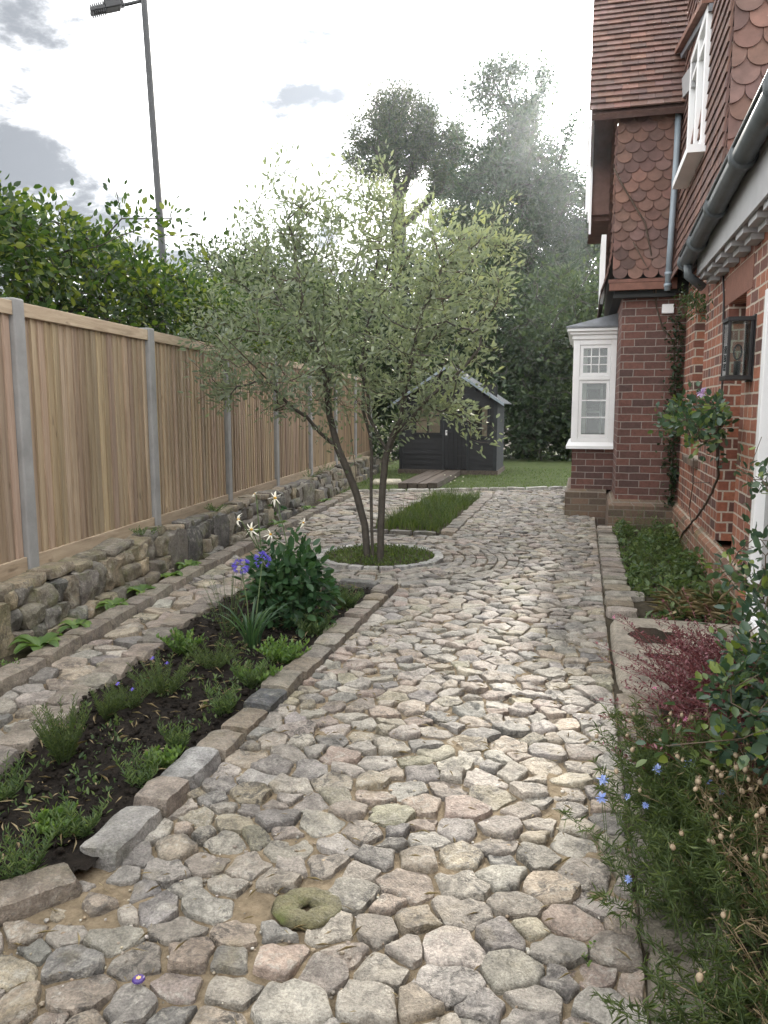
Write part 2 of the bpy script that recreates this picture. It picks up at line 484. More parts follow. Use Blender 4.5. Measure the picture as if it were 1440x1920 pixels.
class MB:
    def __init__(s):
        s.v, s.f, s.c = [], [], []

    def add(s, vs, fs, col=(1, 1, 1)):
        o = len(s.v)
        s.v.extend([tuple(q) for q in vs])
        for f in fs:
            s.f.append(tuple(i + o for i in f))
            s.c.append(col)
        return s

    def box(s, x0, x1, y0, y1, z0, z1, col=(1, 1, 1)):
        vs = [(x0, y0, z0), (x1, y0, z0), (x1, y1, z0), (x0, y1, z0), (x0, y0, z1), (x1, y0, z1), (x1, y1, z1), (x0, y1, z1)]
        return s.add(vs, [(0, 3, 2, 1), (4, 5, 6, 7), (0, 1, 5, 4), (1, 2, 6, 5), (2, 3, 7, 6), (3, 0, 4, 7)], col)

    def mbox(s, M, x0, x1, y0, y1, z0, z1, col=(1, 1, 1)):
        vs = [M @ Vector(q) for q in [(x0, y0, z0), (x1, y0, z0), (x1, y1, z0), (x0, y1, z0), (x0, y0, z1), (x1, y0, z1), (x1, y1, z1), (x0, y1, z1)]]
        return s.add(vs, [(0, 3, 2, 1), (4, 5, 6, 7), (0, 1, 5, 4), (1, 2, 6, 5), (2, 3, 7, 6), (3, 0, 4, 7)], col)

    def prism(s, poly, z0, z1, col=(1, 1, 1)):
        n = len(poly)
        vs = [(x, y, z0) for x, y in poly] + [(x, y, z1) for x, y in poly]
        fs = [tuple(range(n - 1, -1, -1)), tuple(range(n, 2 * n))] + [(i, (i + 1) % n, n + (i + 1) % n, n + i) for i in range(n)]
        return s.add(vs, fs, col)

    def tube(s, pts, rad, n=8, col=(1, 1, 1), cap=True):
        pts = [Vector(p) for p in pts]
        m = len(pts)
        if isinstance(rad, (int, float)):
            rad = [rad] * m
        vs, fs = [], []
        up = None
        for i in range(m):
            t = (pts[min(i + 1, m - 1)] - pts[max(i - 1, 0)])
            if t.length < 1e-9:
                t = Vector((0, 0, 1))
            t.normalize()
            if up is None:
                up = t.orthogonal().normalized()
            up = (up - t * up.dot(t))
            up = up.normalized() if up.length > 1e-6 else t.orthogonal().normalized()
            w = t.cross(up)
            for k in range(n):
                a = 2 * math.pi * k / n
                vs.append(pts[i] + (up * math.cos(a) + w * math.sin(a)) * rad[i])
        for i in range(m - 1):
            for k in range(n):
                k2 = (k + 1) % n
                fs.append((i * n + k, i * n + k2, (i + 1) * n + k2, (i + 1) * n + k))
        if cap:
            fs.append(tuple(range(n - 1, -1, -1)))
            fs.append(tuple((m - 1) * n + k for k in range(n)))
        return s.add(vs, fs, col)

    def ball(s, c, rx, ry=None, rz=None, nu=8, nv=5, col=(1, 1, 1)):
        ry = ry or rx; rz = rz or rx
        vs = [(c[0], c[1], c[2] - rz)]
        for j in range(1, nv):
            th = math.pi * j / nv
            for i in range(nu):
                a = 2 * math.pi * i / nu
                vs.append((c[0] + rx * math.sin(th) * math.cos(a), c[1] + ry * math.sin(th) * math.sin(a), c[2] - rz * math.cos(th)))
        vs.append((c[0], c[1], c[2] + rz))
        fs = [(0, 1 + (i + 1) % nu, 1 + i) for i in range(nu)]
        for j in range(nv - 2):
            for i in range(nu):
                a, b = 1 + j * nu + i, 1 + j * nu + (i + 1) % nu
                fs.append((a, b, b + nu, a + nu))
        t = 1 + (nv - 2) * nu
        fs += [(t + i, t + (i + 1) % nu, len(vs) - 1) for i in range(nu)]
        return s.add(vs, fs, col)

    def build(s, name, mat, parent=None, smooth=False, bevel=0.0, kind=None, sharp=0):
        me = bpy.data.meshes.new(name)
        o = origin_of(parent)
        vs = [(x - o.x, y - o.y, z - o.z) for x, y, z in s.v]
        me.from_pydata(vs, [], s.f)
        a = me.attributes.new('col', 'FLOAT_COLOR', 'FACE')
        c = np.ones((len(s.f), 4), dtype=np.float32)
        if s.c:
            c[:, :3] = np.array(s.c, dtype=np.float32)
        a.data.foreach_set('color', c.ravel())
        if smooth:
            me.polygons.foreach_set('use_smooth', [True] * len(me.polygons))
        me.update()
        if sharp:
            me.set_sharp_from_angle(angle=R(sharp))
        ob = bpy.data.objects.new(name, me)
        COL.objects.link(ob)
        if mat:
            me.materials.append(MT[mat] if isinstance(mat, str) else mat)
        if parent is not None:
            ob.parent = parent
        if bevel:
            md = ob.modifiers.new('edge', 'BEVEL')
            md.width = bevel; md.segments = 2; md.limit_method = 'ANGLE'; md.angle_limit = R(40)
        if kind:
            ob['kind'] = kind
        return ob


def thing(name, label, cat, loc=(0, 0, 0), group=None, rz=0.0):
    o = bpy.data.objects.new(name, None)
    COL.objects.link(o)
    o.location = loc
    o.rotation_euler = (0, 0, rz)
    o.empty_display_size = 0.1
    return tag(o, label, cat, group)


def tag(o, label, cat, group=None, kind=None):
    o['label'] = label
    o['category'] = cat
    if group:
        o['group'] = group
    if kind:
        o['kind'] = kind
    return o


def kids(o):
    return [c for c in COL.objects if c.parent == o]


def copy_tree(o, parent=None):
    c = o.copy()
    COL.objects.link(c)
    c.parent = parent
    for ch in list(o.children):
        copy_tree(ch, c)
    return c


LEAFSHAPE = {
    'diamond': ([(0, 0, 0), (.45, -.5, .10), (1, 0, -.04), (.45, .5, .10)], [(0, 1, 2), (0, 2, 3)]),
    'oval': ([(0, 0, 0), (.28, -.42, .07), (.68, -.40, .05), (1, 0, -.06), (.68, .40, .05), (.28, .42, .07)], [(0, 1, 2, 3), (0, 3, 4, 5)]),
    'blade': ([(0, -.5, 0), (0, .5, 0), (.55, .4, .12), (.55, -.4, .12), (1, 0, 0.0)], [(0, 1, 2, 3), (3, 2, 4)]),
}


def leaves(name, P, Dr, L, Wd, mat, parent=None, shape='diamond', rnd=None, seed=0, flat=0.6, kind=None, rbias=None):
    """one mesh of many small leaves: P bases, Dr directions, L lengths, Wd widths"""
    rg = np.random.default_rng(seed)
    P = np.asarray(P, dtype=np.float64); Dr = np.asarray(Dr, dtype=np.float64)
    n = len(P)
    Dr = Dr / (np.linalg.norm(Dr, axis=1, keepdims=True) + 1e-9)
    up = rg.normal(size=(n, 3)) * (1 - flat); up[:, 2] += flat
    sd_ = np.cross(Dr, up); ln = np.linalg.norm(sd_, axis=1, keepdims=True)
    bad = ln[:, 0] < 1e-4
    sd_[bad] = (1, 0, 0); ln[bad] = 1
    sd_ = sd_ / ln
    nr = np.cross(sd_, Dr)
    L = np.broadcast_to(L, (n,)); Wd = np.broadcast_to(Wd, (n,))
    tv, tf = LEAFSHAPE[shape]
    tv = np.array(tv); k = len(tv)
    V = (P[:, None, :] + Dr[:, None, :] * (tv[None, :, 0:1] * L[:, None, None]) + sd_[:, None, :] * (tv[None, :, 1:2] * Wd[:, None, None])
         + nr[:, None, :] * (tv[None, :, 2:3] * L[:, None, None]))
    o = origin_of(parent)
    V = V.reshape(-1, 3) - np.array(o)
    if rnd is None:
        rnd = rg.random(n)
    else:
        rnd = np.clip(np.asarray(rnd), 0, 1)
    me = bpy.data.meshes.new(name)
    tot, ls, lt, vi, at = 0, [], [], [], []
    base = np.arange(n)[:, None] * k
    sizes = [len(f) for f in tf]
    row = np.concatenate([np.array(f) for f in tf])
    vi = (base + row[None, :]).ravel()
    lt = np.tile(np.array(sizes), n)
    ls = np.concatenate([[0], np.cumsum(lt)[:-1]])
    me.vertices.add(len(V)); me.vertices.foreach_set('co', V.astype(np.float32).ravel())
    me.loops.add(len(vi)); me.loops.foreach_set('vertex_index', vi.astype(np.int32))
    me.polygons.add(len(lt)); me.polygons.foreach_set('loop_start', ls.astype(np.int32))
    me.update(calc_edges=True)
    a = me.attributes.new('rnd', 'FLOAT', 'FACE')
    a.data.foreach_set('value', np.repeat(rnd, len(tf)).astype(np.float32))
    me.validate()
    ob = bpy.data.objects.new(name, me)
    COL.objects.link(ob)
    me.materials.append(MT[mat])
    if parent is not None:
        ob.parent = parent
    if kind:
        ob['kind'] = kind
    return ob


def ribbons(name, lines, widths, mat, parent=None, seed=0, kind=None, rnd=None):
    """strap leaves / grass blades: each line of points becomes a tapering, slightly folded ribbon"""
    rg = random.Random(seed)
    V, Fc, A = [], [], []
    o = origin_of(parent)
    for li, (pts, w) in enumerate(zip(lines, widths)):
        pts = [Vector(p) - o for p in pts]
        m = len(pts)
        side = None
        r = rg.random() if rnd is None else rnd[li]
        b0 = len(V)
        for i, p in enumerate(pts):
            t = pts[min(i + 1, m - 1)] - pts[max(i - 1, 0)]
            if side is None:
                side = t.cross(Vector((rg.uniform(-.3, .3), rg.uniform(-.3, .3), 1)))
                if side.length < 1e-5:
                    side = Vector((rg.uniform(-1, 1), rg.uniform(-1, 1), 0))
                side.normalize()
                a = rg.uniform(0, 6.28)
                if abs(t.normalized().z) > 0.93:
                    side = Vector((math.cos(a), math.sin(a), 0))
            f = i / (m - 1)
            ww = w * (0.6 + 0.8 * f if f < 0.5 else 1.0) * (1 - f ** 3 * 0.95) * 0.5
            V.append(p - side * ww); V.append(p + side * ww)
        for i in range(m - 1):
            Fc.append((b0 + 2 * i, b0 + 2 * i + 1, b0 + 2 * i + 3, b0 + 2 * i + 2)); A.append(r)
    me = bpy.data.meshes.new(name)
    me.from_pydata([tuple(v) for v in V], [], Fc)
    a = me.attributes.new('rnd', 'FLOAT', 'FACE')
    a.data.foreach_set('value', np.array(A, dtype=np.float32))
    me.polygons.foreach_set('use_smooth', [True] * len(Fc))
    ob = bpy.data.objects.new(name, me)
    COL.objects.link(ob)
    me.materials.append(MT[mat])
    if parent is not None:
        ob.parent = parent
    if kind:
        ob['kind'] = kind
    return ob


def rock(mb, M, sx, sy, sz, seed, rough=0.08, col=(1, 1, 1), n=(5, 4, 3), pw=0.42, round_=0.30):
    """a rough rounded block: a gridded box eased towards a superellipsoid and roughened by noise"""
    nx, ny, nz = n
    idx, vs, fs = {}, [], []

    def vert(i, j, k):
        key = (i, j, k)
        if key in idx:
            return idx[key]
        p = Vector((2 * i / nx - 1, 2 * j / ny - 1, 2 * k / nz - 1))
        q = Vector(((abs(p.x) ** 4 + abs(p.y) ** 4 + abs(p.z) ** 4) ** 0.25,) * 3)
        q8 = (abs(p.x) ** 12 + abs(p.y) ** 12 + abs(p.z) ** 12) ** (1 / 12)
        e = p / max(1e-6, q8) * (1 - round_) + p.normalized() * round_ * 1.2
        cl_ = max(abs(p.x), abs(p.y), abs(p.z))
        e = e * (1 - pw) + p * pw if False else e
        s_ = Vector((e.x * sx / 2, e.y * sy / 2, e.z * sz / 2))
        d = noise.noise_vector(s_ * (2.2 / max(sx, sy, sz)) * 1.3 + Vector((seed * 3.1, seed * 1.7, seed * 2.3)))
        d2 = noise.noise_vector(s_ * 9.0 / max(sx, sy) * 0.5 + Vector((seed * 1.1, seed * 4.7, seed)))
        m_ = min(sx, sy, sz) + 0.35 * max(sx, sy, sz)
        s_ += Vector((d.x * sx, d.y * sy, d.z * sz)) * rough * 1.1 + d2 * rough * 0.35 * m_ * 0.5
        idx[key] = len(vs)
        vs.append(M @ s_)
        return idx[key]
    for i in range(nx):
        for j in range(ny):
            fs.append((vert(i, j, 0), vert(i, j + 1, 0), vert(i + 1, j + 1, 0), vert(i + 1, j, 0)))
            fs.append((vert(i, j, nz), vert(i + 1, j, nz), vert(i + 1, j + 1, nz), vert(i, j + 1, nz)))
    for i in range(nx):
        for k in range(nz):
            fs.append((vert(i, 0, k), vert(i + 1, 0, k), vert(i + 1, 0, k + 1), vert(i, 0, k + 1)))
            fs.append((vert(i, ny, k), vert(i, ny, k + 1), vert(i + 1, ny, k + 1), vert(i + 1, ny, k)))
    for j in range(ny):
        for k in range(nz):
            fs.append((vert(0, j, k), vert(0, j, k + 1), vert(0, j + 1, k + 1), vert(0, j + 1, k)))
            fs.append((vert(nx, j, k), vert(nx, j + 1, k), vert(nx, j + 1, k + 1), vert(nx, j, k + 1)))
    mb.add(vs, fs, col)


def TR(x, y, z, rz=0.0, rx=0.0, ry=0.0):
    return Matrix.Translation((x, y, z)) @ Matrix.Rotation(rz, 4, 'Z') @ Matrix.Rotation(rx, 4, 'X') @ Matrix.Rotation(ry, 4, 'Y')


STONECOL0 = [(.38, .35, .31), (.42, .385, .34), (.35, .33, .305), (.42, .35, .28), (.395, .315, .265), (.255, .255, .255), (.20, .205, .215), (.45, .39, .29),
            (.50, .475, .43), (.335, .285, .255), (.33, .31, .225), (.44, .41, .37), (.37, .36, .35), (.46, .43, .38)]


STONECOL = [tuple(.76 * (.64 * q + .36 * m) for q, m in zip(c, (.40, .345, .270))) for c in STONECOL0]


def jit(c, rg, a=0.12):
    k = rg.uniform(1 - a, 1 + a)
    return tuple(max(0.0, x * k * rg.uniform(0.97, 1.03)) for x in c)


# ------------------------------------------------------------------ cobbled paving
def inside(poly, x, y):
    r = False
    n = len(poly)
    for i in range(n):
        x1, y1 = poly[i]; x2, y2 = poly[(i + 1) % n]
        if (y1 > y) != (y2 > y) and x < (x2 - x1) * (y - y1) / (y2 - y1) + x1:
            r = not r
    return r


def clip(poly, nx, ny, c):           # keep nx*x + ny*y <= c
    out = []
    n = len(poly)
    for i in range(n):
        a, b = poly[i], poly[(i + 1) % n]
        da, db = nx * a[0] + ny * a[1] - c, nx * b[0] + ny * b[1] - c
        if da <= 0:
            out.append(a)
        if (da < 0 < db) or (db < 0 < da):
            t = da / (da - db)
            out.append((a[0] + (b[0] - a[0]) * t, a[1] + (b[1] - a[1]) * t))
    return out


def stone_top(mb, poly, rg, h, lod, col, zb=-0.02, sharp=0.085):
    """one cobble: the outline is softened, then domed and roughened"""
    n = len(poly)
    if n < 3:
        return
    for _ in range(1):
        q = []
        for i in range(len(poly)):
            a, b = poly[i], poly[(i + 1) % len(poly)]
            q.append((a[0] + (b[0] - a[0]) * sharp, a[1] + (b[1] - a[1]) * sharp))
            q.append((b[0] + (a[0] - b[0]) * sharp, b[1] + (a[1] - b[1]) * sharp))
        poly = q
    cx = sum(p[0] for p in poly) / len(poly); cy = sum(p[1] for p in poly) / len(poly)
    if lod > 0:                        # extra points on long sides so the outline can wander
        q = []
        for i in range(len(poly)):
            a, b = poly[i], poly[(i + 1) % len(poly)]
            q.append(a)
            d = math.hypot(b[0] - a[0], b[1] - a[1])
            m = int(d / 0.03)
            for k in range(1, m + 1):
                q.append((a[0] + (b[0] - a[0]) * k / (m + 1), a[1] + (b[1] - a[1]) * k / (m + 1)))
        sd0 = rg.uniform(0, 99)
        poly = []
        for x, y in q:
            w = noise.noise(Vector((x * 15, y * 15, sd0))) * 0.014 + noise.noise(Vector((x * 45, y * 45, sd0))) * 0.006
            d = math.hypot(x - cx, y - cy) + 1e-6
            poly.append((x + (x - cx) / d * w, y + (y - cy) / d * w))
    rings = [(1.0, -1), (0.99, 0.62), (0.955, 0.92), (0.86, 1.0), (0.62, 1.0), (0.34, 1.0)] if lod > 0 else [(1.0, -1), (0.97, 0.85), (0.8, 1.0)]
    tx, ty = rg.uniform(-.14, .14), rg.uniform(-.14, .14)
    sd1 = rg.uniform(0, 99)
    n = len(poly)
    vs, fs = [], []
    for s_, hh in rings:
        for x, y in poly:
            X, Y = cx + (x - cx) * s_, cy + (y - cy) * s_
            if hh < 0:
                z = zb
            else:
                z = zb + (h - zb) * hh + ((x - cx) * tx + (y - cy) * ty) * s_ * (hh ** 0.5)
                z += (noise.noise(Vector((X * 9, Y * 9, sd1))) * 0.012 - abs(noise.noise(Vector((X * 17, Y * 17, sd1 + 5)))) * 0.012 + noise.noise(Vector((X * 34, Y * 34, sd1))) * 0.0065) * hh
            vs.append((X, Y, z))
    vs.append((cx, cy, h + noise.noise(Vector((cx * 13, cy * 13, sd1))) * 0.01))
    m = len(rings)
    for r in range(m - 1):
        for i in range(n):
            j = (i + 1) % n
            fs.append((r * n + i, r * n + j, (r + 1) * n + j, (r + 1) * n + i))
    for i in range(n):
        fs.append(((m - 1) * n + i, (m - 1) * n + (i + 1) % n, m * n))
    mb.add(vs, fs, col)


def paving(mb, region, rg, rmin, rmax, skip=None, ax=0.86, gap=(0.003, 0.013), seed=0):
    xs = [p[0] for p in region]; ys = [p[1] for p in region]
    x0, x1, y0, y1 = min(xs), max(xs), min(ys), max(ys)
    g, cell = {}, 0.12
    pts = []

    def near(x, y, r):
        gx, gy = int(math.floor(x * ax / cell)), int(math.floor(y / cell))
        for i in range(gx - 2, gx + 3):
            for j in range(gy - 2, gy + 3):
                for (px, py, pr) in g.get((i, j), ()):
                    if ((px - x) * ax) ** 2 + (py - y) ** 2 < (0.5 * (r + pr)) ** 2:
                        return True
        return False
    tries = int((x1 - x0) * (y1 - y0) / (rmin * rmin) * 16)
    for k in range(tries):
        x, y = rg.uniform(x0, x1), rg.uniform(y0, y1)
        f = 1 - k / tries
        r = rmin + (rmax - rmin) * (f * rg.uniform(0.5, 1.0) if f > 0.5 else rg.uniform(0, .4))
        if not inside(region, x, y) or near(x, y, r):
            continue
        pts.append((x, y, r))
        g.setdefault((int(math.floor(x * ax / cell)), int(math.floor(y / cell))), []).append((x, y, r))
    ghosts = []
    nR = len(region)
    for (x, y, r) in pts:
        for i in range(nR):
            a, b = region[i], region[(i + 1) % nR]
            ex, ey = b[0] - a[0], b[1] - a[1]
            L2 = ex * ex + ey * ey
            t = ((x - a[0]) * ex + (y - a[1]) * ey) / L2
            if -0.05 < t < 1.05:
                fx, fy = a[0] + ex * t, a[1] + ey * t
                if math.hypot(x - fx, y - fy) < 0.3:
                    ghosts.append((2 * fx - x, 2 * fy - y, r))
    for p in ghosts:
        g.setdefault((int(math.floor(p[0] * ax / cell)), int(math.floor(p[1] / cell))), []).append(p)
    for (x, y, r) in pts:
        if skip and skip(x, y):
            continue
        gx, gy = int(math.floor(x * ax / cell)), int(math.floor(y / cell))
        nb = []
        for i in range(gx - 3, gx + 4):
            for j in range(gy - 3, gy + 4):
                for q in g.get((i, j), ()):
                    if q[0] != x or q[1] != y:
                        nb.append((((q[0] - x) * ax) ** 2 + (q[1] - y) ** 2, q))
        nb.sort(key=lambda e: e[0])
        X, Y = x * ax, y
        poly = [(X - .3, Y - .3), (X + .3, Y - .3), (X + .3, Y + .3), (X - .3, Y + .3)]
        gp = rg.uniform(*gap)
        for d2, q in nb[:18]:
            dx, dy = q[0] * ax - X, q[1] - Y
            d = math.sqrt(d2)
            w = 0.5 + 0.5 * (r - q[2]) / (r + q[2]) * 0.6      # bigger stones push their edge outward
            poly = clip(poly, dx / d, dy / d, (X * dx + Y * dy) / d + d * w - gp * 0.5)
            if len(poly) < 3:
                break
        if len(poly) < 3:
            continue
        # drop tiny edges
        q = [poly[0]]
        for p in poly[1:]:
            if math.hypot(p[0] - q[-1][0], p[1] - q[-1][1]) > 0.018:
                q.append(p)
        # drop the bluntest corners: real cobbles have four to six, with sand in the leftover nooks
        for _ in range(3):
            if len(q) <= 4:
                break
            best, bi = 9, -1
            A_ = abs(sum(q[i - 1][0] * q[i][1] - q[i][0] * q[i - 1][1] for i in range(len(q)))) / 2
            for i in range(len(q)):
                a_, b_, c_ = q[i - 1], q[i], q[(i + 1) % len(q)]
                t_ = abs((b_[0] - a_[0]) * (c_[1] - a_[1]) - (c_[0] - a_[0]) * (b_[1] - a_[1])) / 2
                if t_ < best:
                    best, bi = t_, i
            if best < .065 * A_:
                q.pop(bi)
            else:
                break
        poly = [(px / ax, py) for px, py in q]
        dist = math.hypot(x, y)
        lod = 1 if dist < 4.6 else 0
        col = jit(rg.choice(STONECOL), rg, 0.16)
        stone_top(mb, poly, rg, rg.uniform(0.014, 0.030), lod, col)


rg = random.Random(7)
ring_c = (-1.88, 7.14)
WDIR = Vector((-0.0948, 0.9955, 0))        # the fence runs this way


def fence_x(y):
    return -3.57 + (y - 4.31) * (-0.0948 / 0.9955)


def lkerb_x(y):                             # inner edge of the kerb under the stone wall
    pts = [(0.5, -2.60), (3.1, -2.80), (5.1, -3.06), (6.0, -3.18), (8.15, -3.34), (12.1, -3.64), (13.0, -3.72)]
    for (ya, xa), (yb, xb) in zip(pts, pts[1:]):
        if y <= yb:
            return xa + (xb - xa) * (y - ya) / (yb - ya)
    return pts[-1][1]


def bedl_x(y):                              # left side of the near planting bed
    pts = [(1.0, -2.10), (2.4, -2.21), (3.1, -2.33), (3.75, -2.41), (4.5, -2.53), (5.8, -2.62)]
    for (ya, xa), (yb, xb) in zip(pts, pts[1:]):
        if y <= yb:
            return xa + (xb - xa) * (y - ya) / (yb - ya)
    return pts[-1][1]


def lawn_y(x):
    return 12.72 + (x + 3.44) * 0.44


# ground: one sheet to the horizon, then sheets laid on it
MB().prism([(-70, -30), (70, -30), (70, 88), (-70, 88)], -0.6, -0.16).build('ground', 'earth', kind='structure')
b = MB()
b.prism([(-4.0, 0.2), (0.2, 0.2), (0.2, 14.0), (-4.2, 12.55)], -0.15, -0.012)
b.build('path_bed', 'sand', kind='structure')

paths = MB()
main = [(-1.385, 2.0), (-1.49, 1.86), (-1.525, 1.70), (-2.28, 0.78), (0.2, 0.75), (0.2, lawn_y(0.2) - .12), (-1.42, lawn_y(-1.42) - .12), (-1.40, 8.5), (-1.39, 8.2)]
paving(paths, main, rg, 0.052, 0.138, skip=lambda x, y: (math.hypot(x - ring_c[0], y - ring_c[1]) < 1.40) or (x > -0.24 and y > 10.5) or math.hypot(x + .73, y - 1.93) < .118)
# the narrow path under the fence, then past the far bed
lp = [(lkerb_x(y), y) for y in (0.8, 3.1, 5.1, 6.0, 7.2, 8.15, 10.0, 12.1)] + [(lkerb_x(12.5), 12.5)]
lp += [(-2.40, lawn_y(-2.4) - .12), (-2.42, 8.62), (-2.62, 5.9)] + [(bedl_x(y), y) for y in (5.0, 4.5, 3.75, 3.1, 2.4, 1.0)]
paving(paths, lp, rg, 0.075, 0.2, skip=lambda x, y: math.hypot(x - ring_c[0], y - ring_c[1]) < 1.40, gap=(0.01, 0.022))
# gap between the end of the near bed, the ring and the far bed
mid = [(-2.62, 5.95), (-1.39, 5.95), (-1.40, 8.5), (-2.42, 8.5)]
paving(paths, mid, rg, 0.1, 0.2, skip=lambda x, y: math.hypot(x - ring_c[0], y - ring_c[1]) < 1.40)
far_end = [(-2.35, 12.30), (-1.45, 12.30), (-1.45, lawn_y(-1.45) - .14), (-2.35, lawn_y(-2.35) - .14)]
paving(paths, far_end, rg, 0.1, 0.2)
# rings of long setts round the tree
rr = 0.63
row = 0
while rr < 1.38:
    w = rg.uniform(0.085, 0.12)
    a = rg.uniform(0, 1)
    end = a + 2 * math.pi
    while a < end - 0.02:
        da = min(rg.uniform(0.12, 0.26) / (rr + w / 2), end - a)
        g_ = 0.006
        a0, a1 = a + g_ / rr, a + da - g_ / rr
        if a1 - a0 > 0.03:
            mids = [a0, (a0 + a1) / 2, a1]
            o_ = [(rr + w - g_ + rg.uniform(-.006, .006)) for _ in mids]; i_ = [(rr + g_ + rg.uniform(-.006, .006)) for _ in mids]
            poly = [(ring_c[0] + r_ * math.cos(t), ring_c[1] + r_ * math.sin(t)) for t, r_ in zip(mids, o_)]
            poly += [(ring_c[0] + r_ * math.cos(t), ring_c[1] + r_ * math.sin(t)) for t, r_ in zip(mids[::-1], i_)]
            px, py = poly[1]
            ok = px > lkerb_x(py) + 0.05 and not (py < 5.93 and px < -1.36 and px > -2.66) and not (py > 8.52 and -2.4 < px < -1.4)
            if ok:
                stone_top(paths, poly, rg, rg.uniform(0.012, 0.026), 0, jit(rg.choice(STONECOL[:7] + STONECOL[:3]), rg, 0.14))
        a += da
    rr += w
    row += 1
po = paths.build('cobbled_path', 'cobble', smooth=True, kind='structure')
po.data.set_sharp_from_angle(angle=R(48))
# sand swept into the joints, uneven, with grit and pebbles
soil_later = []

# soil of the beds
def soil_grid(name, x0, x1, y0, y1, base, amp, mat, keep, st=0.05, seed=0.0):
    nx, ny = int((x1 - x0) / st) + 1, int((y1 - y0) / st) + 1
    vs, fs = [], []
    for j in range(ny):
        for i in range(nx):
            x, y = x0 + (x1 - x0) * i / (nx - 1), y0 + (y1 - y0) * j / (ny - 1)
            z = base + amp * noise.noise(Vector((x * 3, y * 3, seed))) + amp * 0.7 * noise.noise(Vector((x * 11, y * 11, seed))) + amp * 0.4 * noise.noise(Vector((x * 29, y * 29, seed)))
            vs.append((x, y, z))
    for j in range(ny - 1):
        for i in range(nx - 1):
            x, y = x0 + (x1 - x0) * (i + .5) / (nx - 1), y0 + (y1 - y0) * (j + .5) / (ny - 1)
            if keep(x, y):
                k = j * nx + i
                fs.append((k, k + 1, k + nx + 1, k + nx))
    return MB().add(vs, fs).build(name, mat, smooth=True, kind='structure')


soil_grid('soil', -2.85, -1.45, 0.9, 5.9, 0.02, 0.026, 'soil', lambda x, y: bedl_x(y) - 0.05 < x < -1.46 and (y - 1.87) * .64 - (x + 1.43) * .77 > .06, 0.03, 1.0)
soil_grid('soil', -2.45, -1.5, 8.6, 12.4, 0.012, 0.014, 'earth', lambda x, y: True, 0.05, 2.0)
soil_grid('soil', 0.2, 1.15, -0.5, 9.6, 0.0, 0.03, 'earth', lambda x, y: True, 0.05, 3.0)
soil_grid('soil', -3.9, -2.6, 1.0, 12.6, 0.012, 0.014, 'earth', lambda x, y: fence_x(y) + 0.2 < x < lkerb_x(y) - 0.1, 0.05, 4.0)
soil_grid('soil', -2.42, -1.34, 6.6, 7.68, 0.01, 0.012, 'earth', lambda x, y: math.hypot(x - ring_c[0], y - ring_c[1]) < 0.54, 0.03, 5.0)
soil_grid('joint_sand', -2.4, 0.2, 0.75, 5.2, 0.0005, 0.009, 'sand', lambda x, y: x > -1.39 or (y < 1.9 and (y - 1.87) * .64 - (x + 1.43) * .77 < -.02), 0.022, 9.0)
soil_grid('lawn', -9.0, 8.0, 12.0, 27.0, 0.0, 0.015, 'lawn', lambda x, y: y > lawn_y(x) + 0.02 and x > fence_x(y) + 0.15, 0.2, 6.0)

# ------------------------------------------------------------------ kerbs
kr = random.Random(21)
KCOL = [(.21, .178, .145), (.25, .215, .175), (.18, .158, .135), (.27, .235, .20), (.225, .185, .14)]


def kerb_stone(x, y, rz, ln, wd, ht, col, label, group, z=0.0, n=(8, 6, 4), rough=0.055, name='kerb_stone'):
    mb = MB()
    rock(mb, TR(0, 0, 0, rz, kr.uniform(-.03, .03), kr.uniform(-.04, .04)), ln, wd, ht, kr.uniform(0, 99), rough, col, n, round_=0.035)
    o = mb.build(name, 'kerb', smooth=True, sharp=40)
    o.location = (x, y, z)
    return tag(o, label, 'kerb stone', group)


# along the right-hand side of the near bed
y = 1.98
i = 0
while y < 5.85:
    ln = kr.uniform(0.19, 0.27)
    if i == 0:
        ln = 0.30
    d_ = y + ln / 2
    col, lab, grp = jit(kr.choice(KCOL), kr, .12), 'brown weathered kerb stone in the row along the right side of the planting bed', 'kerb stones right of the planting bed'
    if i == 0:
        lab, grp, col = 'longest pale grey kerb stone at the front corner of the planting bed', None, (.27, .26, .245)
    elif i == 2:
        lab, grp, col = 'palest, almost white kerb stone beside the bare dark soil', None, (.33, .325, .315)
    elif i == 5:
        lab, grp, col = 'darkest, nearly black kerb stone right of the planting bed', None, (.085, .088, .095)
    kerb_stone(-1.46 + kr.uniform(-.012, .012), d_, R(90) + kr.uniform(-.06, .06), ln - 0.012, 0.145 + kr.uniform(-.015, .02), 0.17, col, lab, grp, z=-0.02 + kr.uniform(-.01, .012))
    y += ln
    i += 1
# front of the bed
kerb_stone(-1.595, 1.70, R(50), 0.46, 0.135, 0.17, (.21, .175, .14), 'long brown kerb stone lying across the front of the planting bed', None, z=-0.02)
kerb_stone(-1.88, 1.36, R(50), 0.42, 0.135, 0.17, (.2, .17, .14), 'second brown kerb stone across the front of the planting bed', None, z=-0.02)
# far end of the bed
for k, (x0, ln) in enumerate([(-1.72, .34), (-2.12, .44), (-2.48, .26)]):
    kerb_stone(x0, 5.86, R(kr.uniform(-2, 2)), ln - .01, 0.12, 0.16, jit((.17, .165, .16), kr), ['dark flat kerb stone at the far right end of the planting bed', 'longest dark kerb stone across the far end of the planting bed', 'short dark kerb stone at the far left end of the planting bed'][k], None, z=-0.015)
# raised edging between the narrow path and the bed
y = 1.2
while y < 5.75:
    ln = kr.uniform(0.2, 0.34)
    ym = y + ln / 2
    kerb_stone(bedl_x(ym) - 0.04 + kr.uniform(-.02, .02), ym, R(97) + kr.uniform(-.1, .1), ln - .015, 0.17, 0.17, jit(kr.choice(KCOL), kr), 'rough flat stone edging the narrow path, left of the planting bed', 'edging stones left of the planting bed', z=-0.025, rough=0.09)
    y += ln
